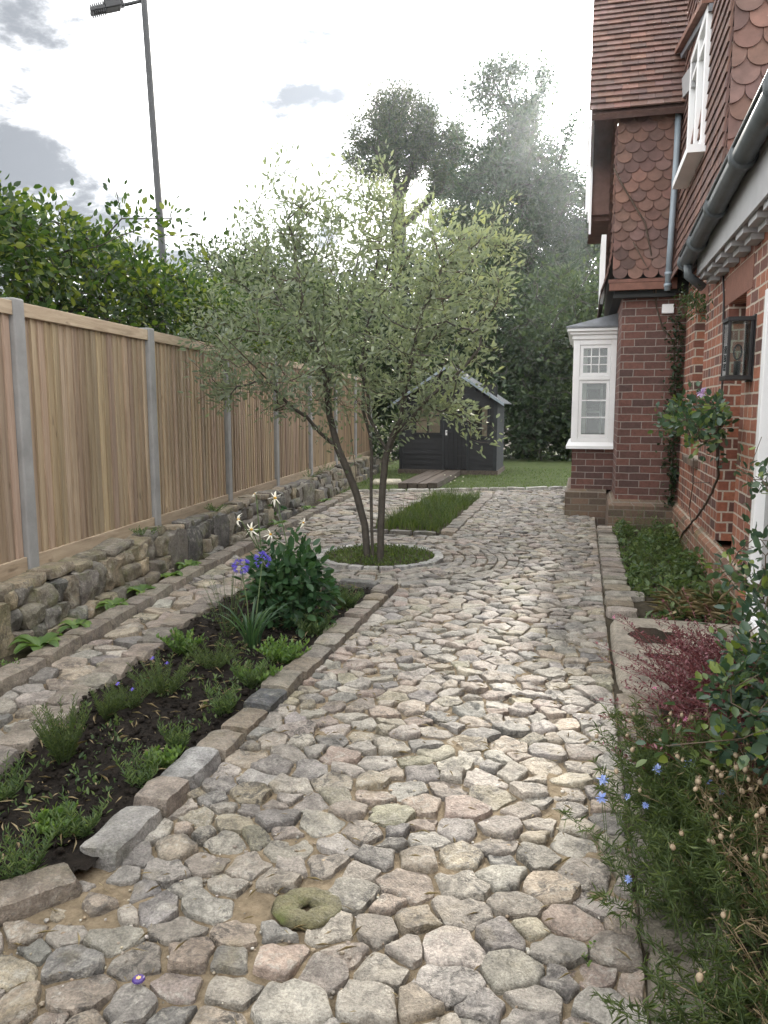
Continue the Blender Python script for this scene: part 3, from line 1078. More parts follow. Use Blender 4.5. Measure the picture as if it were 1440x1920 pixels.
# kerb along the foot of the stone wall
y = 1.3
while y < 12.4:
    ln = kr.uniform(0.26, 0.44)
    ym = y + ln / 2
    an = math.atan2(1.0, (lkerb_x(ym + .3) - lkerb_x(ym - .3)) / .6)
    kerb_stone(lkerb_x(ym) - 0.075, ym, an + kr.uniform(-.04, .04), ln - .012, 0.155, 0.16, jit(kr.choice(KCOL[:3]), kr), 'long brown kerb stone between the narrow path and the plants under the stone wall', 'kerb stones under the stone wall', z=-0.005, n=(6, 4, 3), rough=0.045)
    y += ln
# far bed
y = 8.62
while y < 12.45:
    ln = kr.uniform(0.2, 0.3)
    kerb_stone(-1.46 + kr.uniform(-.015, .015), y + ln / 2, R(90) + kr.uniform(-.06, .06), ln - .012, 0.17, 0.14, jit(kr.choice(KCOL), kr), 'tan kerb stone along the right side of the far grassy bed', 'kerb stones right of the far bed', z=-0.02, n=(4, 3, 3))
    y += ln
for k, x0 in enumerate((-1.72, -2.0, -2.28)):
    kerb_stone(x0, 8.57, R(kr.uniform(-2, 2)), .265, 0.09, 0.14, jit((.20, .19, .18), kr), 'thin kerb stone across the near end of the far grassy bed', 'kerb stones before the far bed', z=-0.02, n=(4, 3, 3))
# ring round the tree
na = 26
for k in range(na):
    a = 2 * math.pi * k / na
    kerb_stone(ring_c[0] + .58 * math.cos(a), ring_c[1] + .58 * math.sin(a), a + R(90) + kr.uniform(-.04, .04), .13, 0.085, 0.12, jit((.40, .39, .37), kr, .15), 'pale sett in the round kerb encircling the tree bed', 'setts round the tree bed', z=-0.022, n=(4, 3, 3), rough=0.05)
# lawn edge
x = -3.75
while x < -0.3:
    ln = kr.uniform(0.22, 0.4)
    xm = x + ln / 2
    kerb_stone(xm, lawn_y(xm) - .04, math.atan(.44) + kr.uniform(-.03, .03), ln * 1.08 - .01, 0.10, 0.14, jit((.47, .45, .41), kr, .1), 'pale kerb stone in the row between the cobbles and the lawn', 'kerb stones along the lawn', z=-0.005, n=(4, 3, 3))
    x += ln
# right-hand edging, from the house corner to the doorstep slab: flat stones laid across, of uneven length
y = 5.42
k = 0
while y < 9.35:
    wd = kr.uniform(0.13, 0.19)
    ln = kr.choice([0.19, 0.2, 0.21, 0.2, 0.3, 0.19])
    kerb_stone(0.203 + ln / 2, y + wd / 2, kr.uniform(-.06, .06), ln, wd - .014, 0.13, jit(kr.choice(KCOL + STONECOL[:3]), kr), 'flat stone laid across the right edge of the path beside the weedy bed', 'edging stones right of the path', z=-0.012 + kr.uniform(-.008, .01), n=(5, 4, 3), rough=0.05)
    y += wd
for k, (y0, wd, ln, lab, col) in enumerate([(3.72, .26, .2, 'brown square edging block just below the doorstep slab', (.20, .165, .125)), (3.40, .33, .21, 'large brown edging block under the red flowering stems', (.19, .155, .12)),
                                          (3.08, .30, .2, 'grey rounded edging block nearest the blue flowers', (.27, .255, .22)), (2.78, .28, .2, 'edging block half hidden by feathery green foliage', (.26, .225, .18)),
                                          (2.45, .3, .2, 'edging block under the feathery foliage', (.24, .215, .185)), (2.13, .28, .24, 'edging block at the near end of the feathery foliage', (.22, .195, .155)),
                                          (1.83, .28, .22, 'flat brown slab stone under the drying seed heads', (.2, .178, .14)), (1.52, .28, .25, 'brown edging block closest to the camera, at the lower right', (.215, .185, .145))]):
    kerb_stone(0.203 + ln / 2, y0, R(90) + kr.uniform(-.03, .03), wd - .015, ln, 0.14, col, lab, None, z=-0.02)

# doorstep slab with its puddles
slab = MB()
rock(slab, TR(0, 0, 0), 0.90, 1.42, 0.13, 5.0, 0.010, (.29, .255, .205), (14, 18, 3), round_=0.05)
so = slab.build('doorstep_slab', 'slab', smooth=True)
so.location = (0.668, 4.62, -0.008)
tag(so, 'large worn stone doorstep slab with wet patches right of the path', 'stone slab')


def puddle(cx, cy, rx, ry, seed, z, label):
    poly = []
    for i in range(44):
        a = 2 * math.pi * i / 44
        r = 1 + 0.45 * noise.noise(Vector((math.cos(a) * 1.6, math.sin(a) * 1.6, seed))) + .14 * noise.noise(Vector((math.cos(a) * 6, math.sin(a) * 6, seed)))
        poly.append((cx + rx * r * math.cos(a), cy + ry * r * math.sin(a)))
    o = MB().prism(poly, z - 0.03, z).build('puddle', 'water', kind='structure')
    return o


PZ = 0.0615
puddle(0.47, 4.86, 0.145, 0.15, 2.0, PZ, '')
puddle(0.50, 4.46, 0.10, 0.05, 7.0, PZ, '')

# mossy round stone with a hole, and the bottle cap
p = G(575, 1712)
mb = MB()
vs, fs = [], []
nu, nv = 28, 10
for i in range(nu):
    a = 2 * math.pi * i / nu
    for j in range(nv):
        t = 2 * math.pi * j / nv
        rr_ = 0.053 + 0.039 * math.cos(t) + .012 * noise.noise(Vector((math.cos(a) * 2, math.sin(a) * 2, t)))
        vs.append((rr_ * math.cos(a) * 1.12, rr_ * math.sin(a) * 1.0, 0.015 * math.sin(t) + 0.007 * noise.noise(Vector((math.cos(a) * 3, math.sin(a) * 3, 3)))))
for i in range(nu):
    for j in range(nv):
        fs.append((i * nv + j, ((i + 1) % nu) * nv + j, ((i + 1) % nu) * nv + (j + 1) % nv, i * nv + (j + 1) % nv))
mb.add(vs, fs, (.13, .12, .06))
MT['moss'] = stonemat('mossy_stone', 0.1, 0.2, 0.9)
o = mb.build('ring_stone', 'moss', smooth=True)
o.location = (p.x, p.y, 0.016)
tag(o, 'round mossy green stone with a hole in its middle, set among the cobbles', 'stone')

p = G(260, 1838, 0.035)
cap = thing('bottle_cap', 'small purple bottle cap with a gold print lying on a cobble', 'bottle cap', (p.x, p.y, 0.036))
mb = MB()
n = 42
prof = [(0.0155, 0.0), (0.0150, 0.0025), (0.0138, 0.0052), (0.012, 0.0062)]
vs, fs = [], []
for j, (r_, z_) in enumerate(prof):
    for i in range(n):
        k = r_ + (0.0009 * math.cos(21 * 2 * math.pi * i / n) if j < 2 else 0)
        vs.append((p.x + k * math.cos(2 * math.pi * i / n), p.y + k * math.sin(2 * math.pi * i / n), .036 + z_))
for j in range(3):
    for i in range(n):
        fs.append((j * n + i, j * n + (i + 1) % n, (j + 1) * n + (i + 1) % n, (j + 1) * n + i))
fs.append(tuple(3 * n + i for i in range(n)))
mb.add(vs, fs).build('crown', 'capblue', cap, smooth=False)
mb = MB()
star = [(p.x + (0.0075 if i % 2 == 0 else 0.0045) * math.cos(i * math.pi / 6), p.y + (0.0075 if i % 2 == 0 else 0.0045) * math.sin(i * math.pi / 6)) for i in range(12)]
mb.prism(star, .0419, .0428).build('emblem', 'capgold', cap)

# ------------------------------------------------------------------ dry stone wall under the fence
wr = random.Random(5)
wall = thing('dry_stone_wall', 'low dry stone retaining wall of rough mossy blocks below the wooden fence', 'stone wall', (-3.4, 4, 0))
core = MB()
pl = [(fence_x(y) - .25, y) for y in (0.3, 17.0)]
pr = [(fence_x(y) + .20, y) for y in (17.0, 0.3)]
core.prism(pl + pr, -0.15, 0.30)
core.build('wall_core', 'earth', wall)
wm = MB()
caps = MB()
WC = [(.165, .145, .115), (.20, .168, .12), (.12, .112, .10), (.15, .134, .112), (.24, .20, .135), (.095, .09, .082)]
y = 0.4
ang = math.atan2(WDIR.y, WDIR.x)
ROWS = 3
while y < 16.8:
    big = wr.random() < 0.16
    ln0 = wr.uniform(.30, .46)
    cols_ = 1
    z0 = -0.05
    ztop = 0.335 + wr.uniform(-.02, .02)
    hs = [ztop - z0] if big else ([0.62 * (ztop - z0), 0.38 * (ztop - z0)] if wr.random() < .6 else [.40 * (ztop - z0), .32 * (ztop - z0), .28 * (ztop - z0)])
    if not big and wr.random() < .4:
        hs = hs[::-1]
    z = z0
    for h_ in hs:
        yy = y
        cuts = [ln0] if big else ([ln0 * wr.uniform(.4, .62)] if (ln0 > .27) else [ln0])
        if not big and len(cuts) == 1 and cuts[0] < ln0:
            cuts.append(ln0 - cuts[0])
        if h_ > 0.2 and wr.random() < .5:
            cuts = [ln0]
        for ln in cuts:
            ym = yy + ln / 2
            zc = z + h_ / 2
            bat = 0.25 - 0.13 * (zc / 0.35)
            M = TR(fence_x(ym) + bat - 0.03 + wr.uniform(-.02, .025), ym, zc, ang + wr.uniform(-.1, .1), wr.uniform(-.07, .07), wr.uniform(-.07, .07))
            near = ym < 6
            rock(wm, M, ln * 1.03, 0.24, h_ * 1.06, wr.uniform(0, 99), 0.12, jit(wr.choice(WC), wr, .2), (8, 4, 6) if near else (4, 3, 3), round_=0.05)
            yy += ln
        z += h_
    y += ln0
y = 0.5
while y < 16.6:
    ln = wr.uniform(.16, .4)
    rock(caps, TR(fence_x(y + ln / 2) + wr.uniform(.10, .16), y + ln / 2, .355 + wr.uniform(-.015, .02), ang + wr.uniform(-.15, .15), wr.uniform(-.08, .08), wr.uniform(-.1, .1)), ln - .01, wr.uniform(.14, .22), wr.uniform(.05, .085), wr.uniform(0, 99), 0.09, jit(wr.choice(WC[:5]), wr, .2), (6, 4, 3), round_=0.07)
    y += ln
wm.build('stonework', 'wallstone', wall, smooth=True, sharp=36)
caps.build('capstones', 'wallstone', wall, smooth=True, sharp=36)

# ------------------------------------------------------------------ fence: grey posts, closeboard panels with rails
fr = random.Random(9)
fence = thing('wooden_fence', 'tall closeboard wooden fence with grey posts standing on the stone wall', 'fence', (-3.7, 6, 0.33))
py0, pitch = 4.31 - 1.87 * 2, 1.87
NP = 10
for k in range(NP):
    yp = py0 + k * pitch
    M = TR(fence_x(yp), yp, 0, ang - R(90))
    MB().mbox(M, -0.055, 0.055, -0.055, 0.055, 0.1, 2.145).build('post', 'post', fence, bevel=0.012)
    if k == NP - 1:
        break
    pn = bpy.data.objects.new('panel', None)
    COL.objects.link(pn)
    pn.parent = fence
    L_ = pitch - 0.11
    yc = yp + pitch / 2
    M = TR(fence_x(yc), yc, 0, ang - R(90))
    bd = MB()
    nb_ = 21
    bw_ = L_ / nb_
    x = -L_ / 2
    for q in range(nb_):
        w_ = bw_ * 1.16
        c = fr.uniform(.74, 1.16)
        col = (c, c * fr.uniform(.95, 1.03), c * fr.uniform(.9, 1.05))
        a, b_ = x, min(x + w_, L_ / 2 - 0.002)
        th0, th1 = 0.022, 0.006
        off = fr.uniform(-.003, .003)
        # feather-edged board: thick at one side, thin at the other, standing proud of its neighbour
        x0_ = 0.008 + off
        vs = [(x0_ - .012, a, .47), (x0_ + th0, a, .47), (x0_ + th1, b_, .47), (x0_ - .012, b_, .47)]
        vs = vs + [(p_[0], p_[1], 2.04) for p_ in vs]
        # local y runs along the fence
        V = [M @ Vector((v_[0], v_[1], v_[2])) for v_ in vs]
        bd.add(V, [(0, 3, 2, 1), (4, 5, 6, 7), (0, 1, 5, 4), (1, 2, 6, 5), (2, 3, 7, 6), (3, 0, 4, 7)], col)
        x += bw_
    bd.build('boards', 'wood', pn)
    c = fr.uniform(.9, 1.1)
    MB().mbox(M, -0.02, 0.045, -L_ / 2, L_ / 2, 2.035, 2.125, (c, c, c)).build('top_rail', 'rail', pn, bevel=0.004)
    MB().mbox(M, -0.02, 0.04, -L_ / 2, L_ / 2, 0.33, 0.475, (c * .85,) * 3).build('gravel_board', 'rail', pn, bevel=0.004)

# ------------------------------------------------------------------ street lamp beyond the hedge
lb, lt = D(305, 480, 12), D(270, 0, 12)
dirp = (lt - lb) / (lt.z - lb.z)
base = lb + dirp * (0 - lb.z)
top = lb + dirp * (7.95 - lb.z)
lamp = thing('street_lamp', 'slender grey street lamp post with a dark finned head rising behind the hedge', 'street lamp', base)
MB().tube([base, base + dirp * 1.2, base + dirp * 1.25, top], [.085, .085, .06, .05], 14).build('pole', 'lampgrey', lamp, smooth=True)
a0 = D(268, 1, 12); a1 = D(222, 12, 11.9)
MB().tube([a0, a1], .026, 10).build('arm', 'lampgrey', lamp, smooth=True)
h0, h1 = D(232, 6, 11.9), D(168, 19, 11.75)
ax_ = (h1 - h0); hl = ax_.length; ax_.normalize()
sd_ = ax_.cross(Vector((0, 0, 1))).normalized(); upv = sd_.cross(ax_).normalized()
MH = Matrix((ax_.to_4d(), sd_.to_4d(), upv.to_4d(), (0, 0, 0, 1))).transposed()
MH = Matrix(((ax_.x, sd_.x, upv.x, h0.x), (ax_.y, sd_.y, upv.y, h0.y), (ax_.z, sd_.z, upv.z, h0.z), (0, 0, 0, 1)))
hd = MB()
hd.mbox(MH, 0, .06, -.05, .05, -.05, .055)
hd.mbox(MH, .06, hl * .56, -.11, .11, -.06, .07)
hd.mbox(MH, hl * .56, hl, -.10, .10, -.055, .0)
ho = hd.build('lamp_head', 'black', lamp, bevel=0.015)
fn = MB()
for q in range(7):
    u = hl * (.58 + .06 * q)
    fn.mbox(MH, u, u + .012, -.095, .095, 0, .05)
    fn.mbox(MH, u, u + .012, -.09, .09, -.085, -.055)
fn.build('cooling_fins', 'black', ho)
MB().tube([MH @ Vector((.2, 0, .07)), MH @ Vector((.2, 0, .13))], .035, 10).build('light_sensor', 'black', ho, smooth=True)

# ------------------------------------------------------------------ shed at the end of the lawn
SX0, SX1, SY, SD = -3.92, -1.80, 16.75, 1.5
AP = -2.86                                          # ridge
EZ, RZ = 1.60, 2.30
sh = thing('garden_shed', 'small black-stained wooden summerhouse with a gabled roof at the end of the lawn', 'shed', (AP, SY, 0))


def weather(mb, x0, x1, z0, z1, y, col=(1, 1, 1), st=0.115):
    z = z0
    while z < z1 - .005:
        zt = min(z + st, z1)
        vs = [(x0, y - .022, z), (x1, y - .022, z), (x1, y - .008, zt), (x0, y - .008, zt), (x0, y + .02, z), (x1, y + .02, z), (x1, y + .02, zt), (x0, y + .02, zt)]
        mb.add(vs, [(0, 1, 2, 3), (5, 4, 7, 6), (0, 4, 5, 1), (3, 2, 6, 7), (0, 3, 7, 4), (1, 5, 6, 2)], col)
        z = zt


W1 = (-3.62, -2.98, .86, 1.52)                     # left window
DR = (-2.92, -2.44, .12, 1.70)                     # door
W2 = (-2.34, -1.95, .80, 1.52)                     # right window
fw = MB()
weather(fw, SX0 + .06, W1[0], .1, EZ, SY); weather(fw, W1[1], DR[0], .1, EZ, SY); weather(fw, DR[1], W2[0], .1, EZ, SY); weather(fw, W2[1], SX1 - .06, .1, EZ, SY)
weather(fw, W1[0], W1[1], .1, W1[2], SY); weather(fw, W2[0], W2[1], .1, W2[2], SY)
weather(fw, W1[0], W1[1], W1[3], EZ, SY); weather(fw, W2[0], W2[1], W2[3], EZ, SY)
z = EZ
while z < RZ - .05:                                # gable boards
    zt = z + .1
    k = (RZ - zt) / (RZ - EZ)
    hx_ = (SX1 - SX0) / 2 * k - .02
    if not (z < DR[3]):
        weather(fw, AP - hx_, AP + hx_, z, zt, SY)
    else:
        weather(fw, AP - hx_, DR[0], z, zt, SY); weather(fw, DR[1], AP + hx_, z, zt, SY)
    z = zt
fw.build('front_wall', 'shed', sh)
sw = MB()
z = .1
while z < EZ - .005:
    zt = min(z + .115, EZ)
    for xa, s_ in ((SX1, 1), (SX0, -1)):
        vs = [(xa + s_ * .022, SY + .02, z), (xa + s_ * .022, SY + SD, z), (xa + s_ * .006, SY + SD, zt), (xa + s_ * .006, SY + .02, zt), (xa - s_ * .02, SY + .02, z), (xa - s_ * .02, SY + SD, z), (xa - s_ * .02, SY + SD, zt), (xa - s_ * .02, SY + .02, zt)]
        sw.add(vs, [(0, 1, 2, 3), (5, 4, 7, 6), (0, 4, 5, 1), (3, 2, 6, 7), (0, 3, 7, 4), (1, 5, 6, 2)])
    z = zt
sw.box(SX0 + .03, SX1 - .03, SY + SD - .04, SY + SD, .1, EZ)
sw.build('side_walls', 'shed2', sh)
MB().box(SX0 + .03, SX1 - .03, SY + .3, SY + .33, .1, RZ - .35).build('inner_wall', 'dark', sh)
MB().box(SX0 - .02, SX0 + .06, SY - .04, SY + .02, .06, EZ - .02).build('corner_trim', 'shed', sh)
MB().box(SX1 - .06, SX1 + .02, SY - .04, SY + .02, .06, EZ - .02).build('corner_trim', 'shed2', sh)
MB().box(SX0 - .05, SX1 + .05, SY - .05, SY + SD, -.03, .10).build('floor_base', 'sleeper', sh)
rf = MB()
sl_ = (RZ - EZ) / ((SX1 - SX0) / 2)
for s_ in (-1, 1):
    xe = AP + s_ * ((SX1 - SX0) / 2 + .16)
    ze = EZ - .16 * sl_
    vs = [(AP, SY - .18, RZ + .04), (xe, SY - .18, ze + .04), (xe, SY + SD + .15, ze + .04), (AP, SY + SD + .15, RZ + .04)]
    vs += [(x_, y_, z_ + .022) for x_, y_, z_ in vs]
    rf.add(vs, [(0, 3, 2, 1), (4, 5, 6, 7), (0, 1, 5, 4), (1, 2, 6, 5), (2, 3, 7, 6), (3, 0, 4, 7)])
rf.build('roof', 'felt', sh)
for s_ in (-1, 1):
    xe = AP + s_ * ((SX1 - SX0) / 2 + .17)
    ze = EZ - .17 * sl_
    vs = [(AP, SY - .205, RZ + .0), (xe, SY - .205, ze + .0), (xe, SY - .205, ze + .064), (AP, SY - .205, RZ + .064)]
    vs += [(x_, y_ + .022, z_) for x_, y_, z_ in vs]
    MB().add(vs, [(0, 1, 2, 3), (7, 6, 5, 4), (0, 4, 5, 1), (1, 5, 6, 2), (2, 6, 7, 3), (3, 7, 4, 0)]).build('barge_board', 'pipe', sh)


def shed_window(x0, x1, z0, z1, nm):
    f_ = MB()
    t_ = .045
    f_.box(x0, x0 + t_, SY - .045, SY - .005, z0, z1); f_.box(x1 - t_, x1, SY - .045, SY - .005, z0, z1)
    f_.box(x0 + t_, x1 - t_, SY - .045, SY - .005, z0, z0 + t_); f_.box(x0 + t_, x1 - t_, SY - .045, SY - .005, z1 - t_, z1)
    xm = (x0 + x1) / 2; zm = z0 + (z1 - z0) * .62
    f_.box(xm - .015, xm + .015, SY - .04, SY - .01, z0 + t_, zm); f_.box(x0 + t_, x1 - t_, SY - .041, SY - .009, zm, zm + .03)
    fo = f_.build('window', 'shed', sh)
    MB().box(x0 + t_, x1 - t_, SY + .0, SY + .004, z0 + t_, z1 - t_).build('pane', 'glass', fo)
    return fo


w_ = shed_window(*W1, '')
MB().box(W1[0] + .05, W1[1] - .05, SY + .03, SY + .045, W1[2] + .05, W1[3] - .05).build('blind', 'blind', w_)
w_ = shed_window(*W2, '')
MB().box(W2[1] - .17, W2[1] - .05, SY + .05, SY + .08, W2[2] + .02, W2[3] - .05).build('curtain', 'blind', w_)
dm = MB()
n_ = 5
for q in range(n_):
    xa = DR[0] + (DR[1] - DR[0]) * q / n_
    dm.box(xa + .003, xa + (DR[1] - DR[0]) / n_ - .003, SY - .03, SY + .01, DR[2], DR[3])
do = dm.build('door', 'shed', sh)
fm = MB()
fm.box(DR[0] - .05, DR[0] - .004, SY - .045, SY - .024, .1, DR[3] + .05); fm.box(DR[1] + .004, DR[1] + .05, SY - .045, SY - .024, .1, DR[3] + .05); fm.box(DR[0] - .004, DR[1] + .004, SY - .045, SY - .024, DR[3] + .005, DR[3] + .05)
fm.build('frame', 'shed2', do)
for z_ in (.4, 1.4):
    MB().box(DR[1] - .2, DR[1] + .02, SY - .05, SY - .046, z_, z_ + .03).build('hinge', 'black', do)
MB().box(DR[0] + .015, DR[0] + .055, SY - .042, SY - .028, .86, .97).build('lock_plate', 'white', do)
MB().tube([(DR[0] + .035, SY - .04, .93), (DR[0] + .035, SY - .07, .93), (DR[0] + .14, SY - .07, .93)], .009, 6).build('handle', 'black', do)

# sleepers laid as a ramp to the door, and a pale slab on the grass
rm = thing('timber_ramp', 'low ramp of dark weathered timber sleepers on the lawn before the shed', 'ramp', (-2.85, 14.9, 0))
A0, A1, B0, B1 = Vector((-3.20, 13.45, 0)), Vector((-2.50, 13.62, 0)), Vector((-3.22, 16.5, 0)), Vector((-2.52, 16.6, 0))
rr_ = random.Random(3)
for q in range(4):
    pa, pb = A0.lerp(A1, q / 4 + .012), A0.lerp(A1, (q + 1) / 4 - .012)
    qa, qb = B0.lerp(B1, q / 4 + .012), B0.lerp(B1, (q + 1) / 4 - .012)
    c = rr_.uniform(.8, 1.5)
    MB().prism([(pa.x, pa.y), (pb.x, pb.y), (qb.x, qb.y), (qa.x, qa.y)], 0.0, .11 + rr_.uniform(-.008, .008), (c, c, c)).build('sleeper', 'sleeper', rm, bevel=0.01)
sm = MB()
rock(sm, TR(0, 0, 0, R(12)), 0.55, 0.5, .1, 3, .02, (.46, .42, .33), (8, 8, 3), round_=.06)
o = sm.build('paving_slab', 'slab', smooth=True)
o.location = (-3.62, 14.35, .03)
tag(o, 'pale square paving slab lying in the grass left of the timber ramp', 'paving slab')

# ------------------------------------------------------------------ the house
H = thing('brick_house', 'red brick house with tile-hung upper storey, white bay window and climbing plants', 'house', (1.6, 8, 0))
XW, YP, XP = 1.10, 9.55, 0.40                       # long wall, front of the wing, side of the wing


def part(mb, name, mat, parent=None, **k):
    return mb.build(name, mat, parent or H, **k)


wl = MB()
ZT = 2.98
for y0, y1, z0, z1 in ((-1.5, 4.40, .36, ZT), (4.40, 5.45, 2.19, ZT), (5.45, 6.10, .36, ZT), (6.10, 6.80, 2.27, ZT), (6.80, 8.05, .36, ZT), (8.05, 8.75, 2.43, ZT), (8.05, 8.75, .36, .95), (8.75, YP, .36, ZT)):
    wl.box(XW, XW + .32, y0, y1, z0, z1)
wl.box(XW + .13, XW + .32, 6.10, 6.80, .36, 2.27)
part(wl, 'wall', 'brick')
pw = MB()
pw.box(XW - .055, XW + .3, 5.46, YP + .1, -.2, .30)
pw.add([(XW - .055, 5.46, .30), (XW - .055, YP + .1, .30), (XW, YP + .1, .362), (XW, 5.46, .362), (XW + .3, 5.46, .362), (XW + .3, YP + .1, .362)], [(0, 3, 2, 1), (3, 4, 5, 2)][:1] + [(0, 3, 4)])
pw.box(XW - .055, XW + .3, -1.5, 4.39, -.2, .36)
part(pw, 'plinth', 'stainbrick')
MB().box(XW - .004, XW + .1, 5.9, 7.0, 2.272, 2.50).build('lintel', 'lintel', H)
MB().box(XW - .004, XW + .1, 7.95, 8.85, 2.432, 2.64).build('lintel', 'lintel', H)
# narrow window
wf = MB()
xw = XW + .14
for a_ in ((8.05, 8.12, .95, 2.43), (8.68, 8.75, .95, 2.43), (8.12, 8.68, .95, 1.03), (8.12, 8.68, 2.35, 2.43), (8.12, 8.68, 1.85, 1.91)):
    wf.box(xw, xw + .08, *a_)
w_ = part(wf, 'window', 'white', bevel=.004)
MB().box(xw + .04, xw + .045, 8.12, 8.68, 1.03, 2.35).build('pane', 'glass', w_)
MB().box(xw + .16, xw + .18, 8.05, 8.75, .95, 2.43).build('blind', 'curtain', w_)
MB().box(XW - .05, XW + .14, 8.02, 8.78, .88, .948).build('sill', 'plinth', w_)
# front door
df = MB()
df.box(XW - .012, XW + .12, 5.36, 5.45, .10, 2.19); df.box(XW - .012, XW + .12, 4.40, 4.49, .10, 2.19); df.box(XW - .012, XW + .12, 4.49, 5.36, 2.10, 2.19)
d_ = part(df, 'door', 'white', bevel=.005)
lf = MB()
lf.box(XW + .05, XW + .095, 4.49, 5.36, .12, 2.10)
for za, zb in ((.25, .95), (1.08, 1.98)):
    for ya, yb in ((4.58, 4.88), (4.97, 5.27)):
        lf.box(XW + .035, XW + .05, ya, yb, za, zb)
lf.build('door_leaf', 'offwhite', d_, bevel=.004)
MB().box(XW - .02, XW + .14, 4.42, 5.43, -.1, .10).build('threshold', 'slab', d_)

# the wing: pier and its plinth
pr_ = MB()
pr_.box(XP, XW + .02, YP, 14.5, .37, 2.76)
part(pr_, 'wing_wall', 'brick2')
pp = MB()
pp.box(XP - .07, XW + .02, YP - .07, 14.5, -.2, .30)
pp.add([(XP - .07, YP - .07, .30), (XW + .02, YP - .07, .30), (XW + .02, YP, .372), (XP, YP, .372), (XP - .07, 14.5, .30), (XP, 14.5, .372)], [(0, 1, 2, 3), (0, 3, 5, 4)])
part(pp, 'wing_plinth', 'plinth')
# bay window
BY0, BY1, BX = 10.635, 12.7, -.15
bm = MB()
bm.box(BX + .02, XP, BY0, BY1, .37, .91)
part(bm, 'bay_wall', 'brick2')
bm = MB()
bm.box(BX - .05, XP - .07, BY0 - .06, BY1 + .06, -.2, .33)
bm.add([(BX - .05, BY0 - .06, .33), (XP - .07, BY0 - .06, .33), (XP - .07, BY0, .375), (BX + .02, BY0, .375), (BX - .05, BY1, .33), (BX + .02, BY1, .375)], [(0, 1, 2, 3), (0, 3, 5, 4)])
part(bm, 'bay_plinth', 'plinth')
bay = MB()
ZB0, ZB1 = 1.0, 2.34
yb = BY0
# corner posts, head and sill rails of the front light
bay.box(BX, BX + .085, yb, yb + .085, ZB0, ZB1)
bay.box(XP - .075, XP - .002, yb, yb + .085, ZB0, ZB1)
bay.box(BX + .085, XP - .075, yb, yb + .08, ZB1 - .07, ZB1)
bay.box(BX + .085, XP - .075, yb, yb + .08, ZB0, ZB0 + .06)
bay.box(BX + .085, XP - .075, yb - .004, yb + .082, 1.815, 1.865)
# long side: posts
for yy in (yb + .7, yb + 1.35, BY1 - .085):
    bay.box(BX, BX + .085, yy, yy + .085, ZB0, ZB1)
bay.box(BX, BX + .08, yb + .085, BY1, ZB1 - .07, ZB1); bay.box(BX, BX + .08, yb + .085, BY1, ZB0, ZB0 + .06); bay.box(BX - .004, BX + .08, yb + .085, BY1, 1.815, 1.865)
bayo = part(bay, 'bay_window', 'white', bevel=.005)


def sash(name, x0, x1, z0, z1, nx, nz, tf=.045, tb=.016):
    m_ = MB()
    ya, yz = yb + .012, yb + .05
    m_.box(x0, x0 + tf, ya, yz, z0, z1); m_.box(x1 - tf, x1, ya, yz, z0, z1)
    m_.box(x0 + tf, x1 - tf, ya, yz, z0, z0 + tf); m_.box(x0 + tf, x1 - tf, ya, yz, z1 - tf, z1)
    for q in range(1, nx):
        x = x0 + tf + (x1 - x0 - 2 * tf) * q / nx
        m_.box(x - tb / 2, x + tb / 2, ya + .004, yz - .004, z0 + tf, z1 - tf)
    for q in range(1, nz):
        z = z0 + tf + (z1 - z0 - 2 * tf) * q / nz
        m_.box(x0 + tf, x1 - tf, ya + .006, yz - .006, z - tb / 2, z + tb / 2)
    o = m_.build(name, 'white', bayo, bevel=.003)
    return o


sash('transom_light', BX + .087, XP - .077, 1.868, ZB1 - .072, 3, 3, .042, .014)
sash('lower_light', BX + .087, XP - .077, ZB0 + .062, 1.812, 1, 3, .04, .018)
MB().box(BX + .085, XP - .075, yb + .03, yb + .034, ZB0 + .06, ZB1 - .07).build('pane', 'glass', bayo)
MB().box(BX + .03, BX + .034, yb + .085, BY1, ZB0 + .06, ZB1 - .07).build('pane', 'glass', bayo)
cu = MB()
for q in range(5):
    xa = BX + .09 + q * .02
    cu.tube([(xa, yb + .16, ZB0 + .02), (xa, yb + .16, ZB1 - .02)], .017, 6)
cu.build('curtain', 'curtain', bayo, smooth=True)
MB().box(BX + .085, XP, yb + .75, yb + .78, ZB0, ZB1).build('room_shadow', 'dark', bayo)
ib = MB()
for a_ in ((-.0, .03, 1.06, 1.75), (.20, .235, 1.06, 1.75), (.03, .20, 1.06, 1.10), (.03, .20, 1.38, 1.41), (.03, .20, 1.71, 1.75)):
    ib.box(a_[0] + .02, a_[1] + .02, yb + .70, yb + .73, a_[2], a_[3])
ib.build('inner_casement', 'offwhite', bayo)
MB().box(BX - .06, XP - .002, BY0 - .065, BY1 + .065, .912, .952).add([(BX - .06, BY0 - .065, .952), (XP - .002, BY0 - .065, .952), (XP - .002, BY0 + .0, 1.0), (BX - .0, BY0 + .0, 1.0), (BX - .06, BY1, .952), (BX, BY1, 1.0)], [(0, 1, 2, 3), (0, 3, 5, 4)]).build('sill', 'white', bayo)
cn = MB()
for z0, z1, e in ((ZB1, ZB1 + .06, .02), (ZB1 + .06, ZB1 + .10, .05), (ZB1 + .10, ZB1 + .14, .085)):
    cn.box(BX - e, XP - .002, BY0 - e, BY1 + e, z0, z1)
cn.build('cornice', 'white', bayo, bevel=.006)
e = .10
